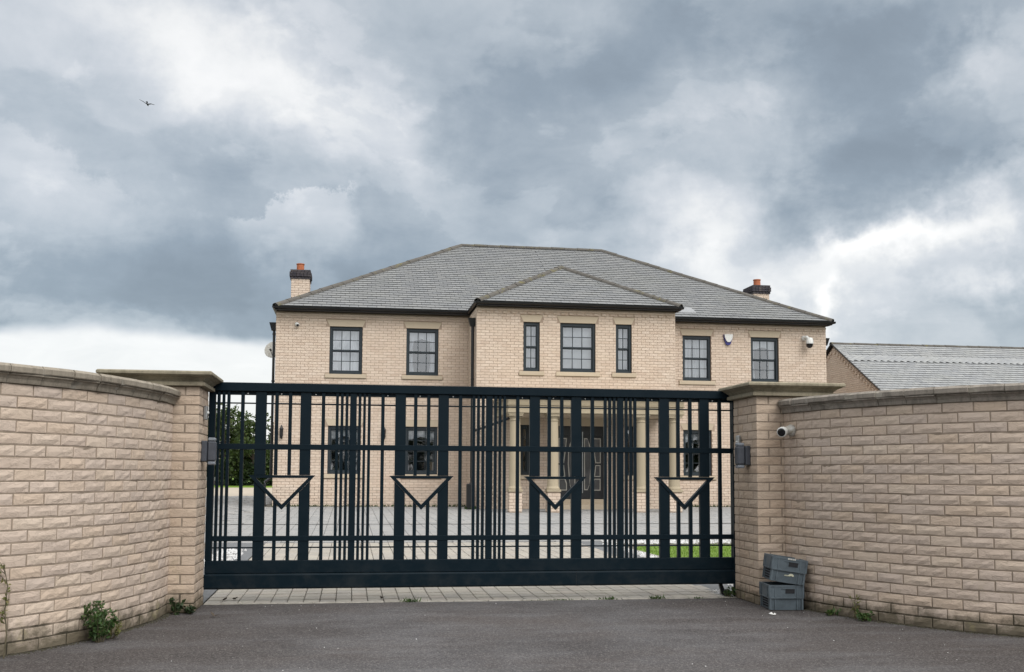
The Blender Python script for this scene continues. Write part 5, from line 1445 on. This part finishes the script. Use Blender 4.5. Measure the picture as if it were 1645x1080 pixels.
slate_slope(sl, (GX2, gy1 + .1, GE - .045), (-1, 0, 0), (0, -1, .562), GX2 - GX, tot - .02, lambda t: (0, GX2 - GX), sw=.5, ex_=.37)
obj('slates', sl, M_slate2, grf, kind='stuff')
ridge_line((GX - .02, AY, AZ - .01), (GX2, AY, AZ - .01), grf, r=.11, ln=.45)
vb = MB()
for s in (-1, 1):
    ye = AY + s * (AY - gy0 + .1)
    vb.add([(GX - .012, AY, AZ - .03), (GX - .012, ye, GE - .06), (GX - .012, ye, GE - .02), (GX - .012, AY, AZ + .01), (GX + .04, AY, AZ - .03), (GX + .04, ye, GE - .06), (GX + .04, ye, GE - .02), (GX + .04, AY, AZ + .01)],
           [(0, 1, 2, 3), (7, 6, 5, 4), (3, 2, 6, 7), (0, 4, 5, 1)])
obj('verge', vb, M_iron, grf)

# ================================================================== VEGETATION
def leaf(mb, p, d, n, L, Wd, fold=.25):
    "a folded leaf: two halves meeting on the midrib"
    d = d.normalized(); s = d.cross(n)
    if s.length < 1e-3: s = Vector((1, 0, 0))
    s.normalize(); n2 = s.cross(d)
    a = p; t = p + d * L; m1 = p + d * L * .45 + s * Wd + n2 * Wd * fold; m2 = p + d * L * .45 - s * Wd + n2 * Wd * fold
    mb.add([a, m1, t, m2], [(0, 1, 2), (0, 2, 3)])
def rv(rg=random): return Vector((rg.gauss(0, 1), rg.gauss(0, 1), rg.gauss(0, 1))).normalized()
def plant(name, base, n_stem, h, spread, L, Wd, mat, label, cat='weed', group=None, lean=(0, 0), dens=22, up_=.8, seed=1, smat=None):
    rg = random.Random(seed); base = Vector(base)
    r = empty(name, tuple(base), label, cat, group); st = MB(); lv = MB()
    for k in range(n_stem):
        a = rg.uniform(0, 2 * pi); rr = rg.random() ** .6 * spread
        tip = base + Vector((cos(a) * rr + lean[0], sin(a) * rr + lean[1], h * rg.uniform(.45, 1.0)))
        b0 = base + Vector((cos(a), sin(a), 0)) * rr * .25
        mid = (b0 + tip) / 2 + Vector((rg.uniform(-.1, .1) * spread, rg.uniform(-.1, .1) * spread, h * .12))
        pts = [b0 * (1 - t) ** 2 + mid * 2 * t * (1 - t) + tip * t * t for t in (0, .25, .5, .75, 1)]
        st.tube(pts, .0028, 5, .0010)
        for q in range(dens):
            t = rg.uniform(.12, 1.0); c = b0 * (1 - t) ** 2 + mid * 2 * t * (1 - t) + tip * t * t
            d = (rv(rg) + Vector((0, 0, up_ * .6))).normalized()
            leaf(lv, c, d, rv(rg), L * rg.uniform(.5, 1.15), Wd * rg.uniform(.6, 1.1))
    obj('stem', st, smat or M_stem, r); obj('foliage', lv, mat, r)
    return r
plant('bush', (-1.60, 7.36, 0), 34, .27, .15, .036, .010, M_weed, 'leafy green self-sown bush at the foot of the left curved wall', 'bush', dens=26, seed=3)
plant('weed', (-1.56, 7.50, 0), 10, .12, .10, .03, .009, M_weedy, 'low yellowish weed beside the bush at the left wall', dens=14, seed=4)
# sapling climbing the wall at the extreme left edge
rg = random.Random(11); r = empty('sapling', (-1.98, 6.86, 0), 'thin bare-stemmed sapling against the left wall at the edge of the photo', 'sapling')
st = MB(); lv = MB(); b0 = Vector((-2.015, 6.79, 0))
main = [b0, b0 + Vector((.012, 0, .14)), b0 + Vector((-.01, .02, .28)), b0 + Vector((.0, .02, .42)), b0 + Vector((-.02, .0, .56))]
st.tube(main, .005, 6, .002)
for k in range(9):
    t = rg.uniform(.15, .95); i = int(t * 4); c = main[i].lerp(main[min(i + 1, 4)], t * 4 - i)
    tip = c + Vector((rg.uniform(-.09, .07), rg.uniform(-.03, .06), rg.uniform(.02, .09)))
    st.tube([c, (c + tip) / 2 + Vector((0, 0, .01)), tip], .003, 5, .0012)
    for q in range(8):
        cc_ = c.lerp(tip, rg.uniform(.3, 1)); leaf(lv, cc_, rv(rg), rv(rg), .030 * rg.uniform(.5, 1.2), .008)
obj('stem', st, M_stem, r); obj('foliage', lv, M_weedy, r)
plant('weed', (-1.33, 8.70, 0), 9, .13, .05, .045, .020, M_leafd, 'dark broad-leaved weed in the corner of left wall and pillar', dens=8, seed=5)
plant('weed', (-1.22, 8.74, 0), 9, .07, .07, .035, .016, M_leafd, 'low dark weed at the foot of the left pillar', dens=9, seed=6)
def tuft(x, y, h, sp, n, label, seed, mat=M_weed, z=0.0):
    rg = random.Random(seed); r = MB()
    for k in range(n):
        a = rg.uniform(0, 2 * pi); b = Vector((x + rg.gauss(0, sp * .3), y + rg.gauss(0, .008), z))
        d = Vector((cos(a) * rg.uniform(.2, 1.1), sin(a) * .4, rg.uniform(.5, 1.2))).normalized()
        leaf(r, b, d, rv(rg), h * rg.uniform(.4, 1.1), .0045, .2)
    o = obj('grass_tuft', r, mat); tag(o, label, 'weed', 'tufts growing along the edge of the drive'); return o
tuft(.545, 9.30, .050, .14, 60, 'small grass tuft on the kerb line left of the middle of the gate', 21)
tuft(2.30, 9.30, .040, .14, 44, 'flat green tuft on the kerb line right of the middle of the gate', 22)
tuft(2.76, 9.30, .045, .14, 60, 'bushier green tuft on the kerb line nearer the right pillar', 23)
tuft(3.12, 9.30, .022, .10, 24, 'tiny tuft on the kerb line close to the gate roller', 24)
tuft(1.85, 9.30, .018, .5, 40, 'thin moss and seedlings along the middle of the kerb line', 25)
plant('weed', (3.43, 9.33, 0), 9, .10, .06, .04, .012, M_weed, 'weed growing round the gate roller', dens=9, seed=7)
plant('weed', (3.52, 8.72, 0), 6, .07, .06, .035, .010, M_weedy, 'small pale weed between the crates and the right pillar', dens=8, seed=8)
def wall_foot(q, d=.035): 
    p = RC.at(q) + RN(q) * d; return (p.x, p.y, 0)
plant('weed', wall_foot(.95), 5, .20, .035, .05, .006, M_weedy, 'tall yellow-green weed against the right wall beside the crates', dens=9, seed=9)
plant('weed', wall_foot(1.05, .05), 9, .07, .10, .04, .013, M_weed, 'low spreading green weed at the foot of the right wall', dens=8, seed=10)
plant('weed', wall_foot(.72, .05), 7, .05, .08, .035, .012, M_weed, 'low weed just right of the crates', dens=8, seed=12)
# moss and crumbs gathered where tarmac meets the walls
ms = MB(); rg = random.Random(5)
for (Cv, Nv, L_) in ((LC, LN, 2.6), (RC, RN, 2.6)):
    for _ in range(700):
        q = rg.uniform(0.02, L_); p = Cv.at(q) + Nv(q) * (abs(rg.gauss(0, .022)) + .002)
        chip(ms, p.x, p.y, .0005, rg.uniform(.003, .010))
M_moss = simple('moss_and_crumbs', (0.050, 0.048, 0.028), 0.95, var=.4, scale=15, dark=(.03, .024, .018))
o = obj('wall_foot_debris', ms, M_moss, kind='stuff'); o['label'] = 'moss, soil and crumbs along the foot of the walls'
pb = MB()
for _ in range(60):
    x, yy = rg.uniform(-1.9, 4.6), rg.uniform(5.9, 9.2)
    if rg.random() < .6: x = rg.choice((rg.uniform(-1.8, .2), rg.uniform(3.0, 4.0)))
    chip(pb, x, yy, .001, rg.uniform(.002, .006))
o = obj('loose_grit', pb, M_chips, kind='stuff'); o['label'] = 'pale loose grit scattered on the tarmac'
mb = MB(); chip(mb, 3.36, 8.17, .001, .022); chip(mb, 3.385, 8.165, .001, .016); lt_ = obj('litter', mb, M_white); tag(lt_, 'scrap of white litter on the tarmac in front of the crates', 'litter')
for k, (x, y) in enumerate(((.29, 9.52), (-1.05, 9.55), (-.98, 9.6), (-1.0, 8.5))):
    mb = MB(); rgk = random.Random(k)
    for q in range(3): leaf(mb, Vector((x + rgk.uniform(-.02, .02), y + rgk.uniform(-.01, .01), .008)), Vector((rgk.uniform(-1, 1), rgk.uniform(-1, 1), .35)), Vector((0, 0, 1)), .05, .016)
    o = obj('dead_leaf', mb, M_wood)
    tag(o, ['dark dead leaf on the pavers left of the middle of the gate', 'dead leaves on the pavers just inside the left pillar', 'second scrap of dead leaf on the pavers by the left pillar', 'dead leaf on the tarmac in front of the left pillar'][k], 'leaf')

hm = MB(); rg = random.Random(77)
for _ in range(900):
    x = rg.choice((rg.uniform(-2.1, 3.25), rg.uniform(8.8, 13.9))); yy = 29.46 - abs(rg.gauss(0, .035))
    leaf(hm, Vector((x, yy, .2)), Vector((rg.uniform(-.6, .6), rg.uniform(-.5, .1), rg.uniform(.4, 1))), rv(rg), rg.uniform(.03, .09), .014)
for _ in range(200):
    leaf(hm, Vector((rg.uniform(3.0, 3.3), rg.uniform(27.3, 27.8), .2)), Vector((rg.uniform(-.6, .6), rg.uniform(-.5, .1), rg.uniform(.4, 1))), rv(rg), rg.uniform(.03, .10), .016)
o = obj('wall_foot_moss', hm, M_weed, kind='stuff'); o['label'] = 'moss and seedlings along the foot of the house wall'

def tree(x, y, z, h, rx, label, seed, n=2600, mat=M_leaf, Ls=.26):
    rg = random.Random(seed); r = empty('tree', (x, y, z), label, 'tree', 'trees beyond the yard left of the house')
    tk = MB(); base = Vector((x, y, z)); tk.tube([base, base + Vector((.05, 0, h * .3)), base + Vector((0, .05, h * .62))], .13, 8, .05)
    cl = []
    for k in range(30):
        a = rg.uniform(0, 2 * pi); f = rg.random() ** .5; zz = rg.uniform(.10, .95)
        prof = math.sqrt(max(.05, 1 - ((zz - .42) / .62) ** 2))
        c = base + Vector((cos(a) * rx * f * prof, sin(a) * rx * f * prof, h * zz)); cl.append((c, rg.uniform(.35, .75) * rx * .55))
        if k < 12: tk.tube([base + Vector((0, 0, h * min(.6, zz * .6))), (base + c) / 2 + Vector((0, 0, h * .15)), c], .045, 5, .012)
    obj('trunk', tk, M_wood, r); lv = MB()
    for _ in range(n):
        c, s = rg.choice(cl); d = rv(rg); p = c + d * s * rg.random() ** .35 * Vector((1, 1, .8)).length / 1.6
        leaf(lv, p, (d + rv(rg) * .8), rv(rg), Ls * rg.uniform(.6, 1.2), Ls * .32)
    for _ in range(14):   # stray top shoots
        a = rg.uniform(0, 2 * pi); b = base + Vector((cos(a) * rx * .5, sin(a) * rx * .5, h * rg.uniform(.8, .95)))
        for q in range(12): leaf(lv, b + Vector((rg.uniform(-.08, .08), 0, q * .05)), rv(rg), rv(rg), Ls * .7, Ls * .22)
    obj('crown', lv, mat, r)
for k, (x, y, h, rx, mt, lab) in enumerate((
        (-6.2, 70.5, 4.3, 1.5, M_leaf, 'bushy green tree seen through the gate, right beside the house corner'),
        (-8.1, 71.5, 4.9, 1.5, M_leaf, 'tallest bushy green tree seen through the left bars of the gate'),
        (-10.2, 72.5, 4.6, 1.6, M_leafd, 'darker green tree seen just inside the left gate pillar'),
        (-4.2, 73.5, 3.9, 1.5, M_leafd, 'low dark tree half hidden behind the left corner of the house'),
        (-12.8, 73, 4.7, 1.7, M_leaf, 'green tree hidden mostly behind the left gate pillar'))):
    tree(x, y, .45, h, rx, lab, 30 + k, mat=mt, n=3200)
# low shade under the trees: dense shrubs
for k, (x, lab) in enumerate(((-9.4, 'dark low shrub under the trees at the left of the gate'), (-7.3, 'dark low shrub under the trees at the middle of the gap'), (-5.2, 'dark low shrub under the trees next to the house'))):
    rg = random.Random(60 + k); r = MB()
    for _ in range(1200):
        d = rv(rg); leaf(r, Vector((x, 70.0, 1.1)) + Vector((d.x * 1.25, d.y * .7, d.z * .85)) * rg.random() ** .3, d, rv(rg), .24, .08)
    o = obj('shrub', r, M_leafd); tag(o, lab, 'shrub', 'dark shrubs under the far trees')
tr_ = empty('trailer', (-9.6, 66.0, .19), 'low grey-green flat trailer parked on the far side of the yard', 'trailer')
mb = MB(); mb.cbox(-11.4, -7.95, 65.4, 66.8, .62, .84, .01); obj('bed', mb, simple('trailer_bed', (.13, .15, .14), .7, var=.3), tr_)
mb = MB(); mb.cbox(-11.3, -8.05, 65.5, 66.7, .40, .60, .01); obj('chassis', mb, M_iron, tr_)
for x in (-10.2, -9.2):
    mb = MB(); mb.lathe([(.20, 0), (.24, .03), (.24, .17), (.20, .2)], (x, 65.38, .43), (0, 1, 0), 16); obj('wheel', mb, M_black, tr_)

tb = MB(); rg = random.Random(99)
for _ in range(9000):
    x = rg.uniform(-70, 80); top = 6.0 + 2.2 * sin(x * .21) + 1.3 * sin(x * .57 + 1)
    zz = top * rg.random() ** .7; yy = -34 + rg.gauss(0, 1.2)
    leaf(tb, Vector((x, yy, zz)), rv(rg), rv(rg), 1.1, .40)
o = obj('roadside_trees', tb, M_leafd, kind='stuff'); o['label'] = 'belt of trees across the road, mirrored in the windows'
# ------------------------------------------------------------------ bird
d = (fw + rt * ((237 - 822.5) / F) - up * ((168 - 540 - cd.shift_y * 1645) / F)); bp = Vector((0, 0, CAMZ)) + d.normalized() * 60
bd = MB()
def wing(tip, mid, root_f, root_b):
    tip, mid, rf_, rb_ = map(Vector, (tip, mid, root_f, root_b))
    up3 = Vector((0, 0, .012)); v_ = [rf_, mid + Vector((0, .05, .01)), tip, mid - Vector((0, .06, 0)), rb_]
    bd.add([p + up3 for p in v_] + [p - up3 * .3 for p in v_], [(0, 1, 2, 3, 4), (9, 8, 7, 6, 5), (0, 5, 6, 1), (1, 6, 7, 2), (2, 7, 8, 3), (3, 8, 9, 4)])
wing((-.42, .0, .24), (-.20, 0, .12), (-.03, .08, .01), (-.03, -.10, .0)); wing((.36, .0, -.01), (.18, 0, .03), (.03, .08, .01), (.03, -.10, .0))
bd.lathe([(.004, -.16), (.022, -.11), (.034, -.03), (.036, .03), (.024, .09), (.014, .12), (.004, .15)], (0, 0, -.01), (.15, .95, -.22), 12)
bd.add([(-.03, -.10, .03), (.03, -.10, .03), (.06, -.26, .07), (-.05, -.26, .07), (0, -.16, .04)], [(0, 1, 2, 3), (3, 2, 4)])
bd.v = [(x + bp.x, y + bp.y, z + bp.z) for x, y, z in bd.v]
bird = obj('bird', bd, M_bird); tag(bird, 'small dark bird gliding high in the cloudy sky at upper left', 'bird')
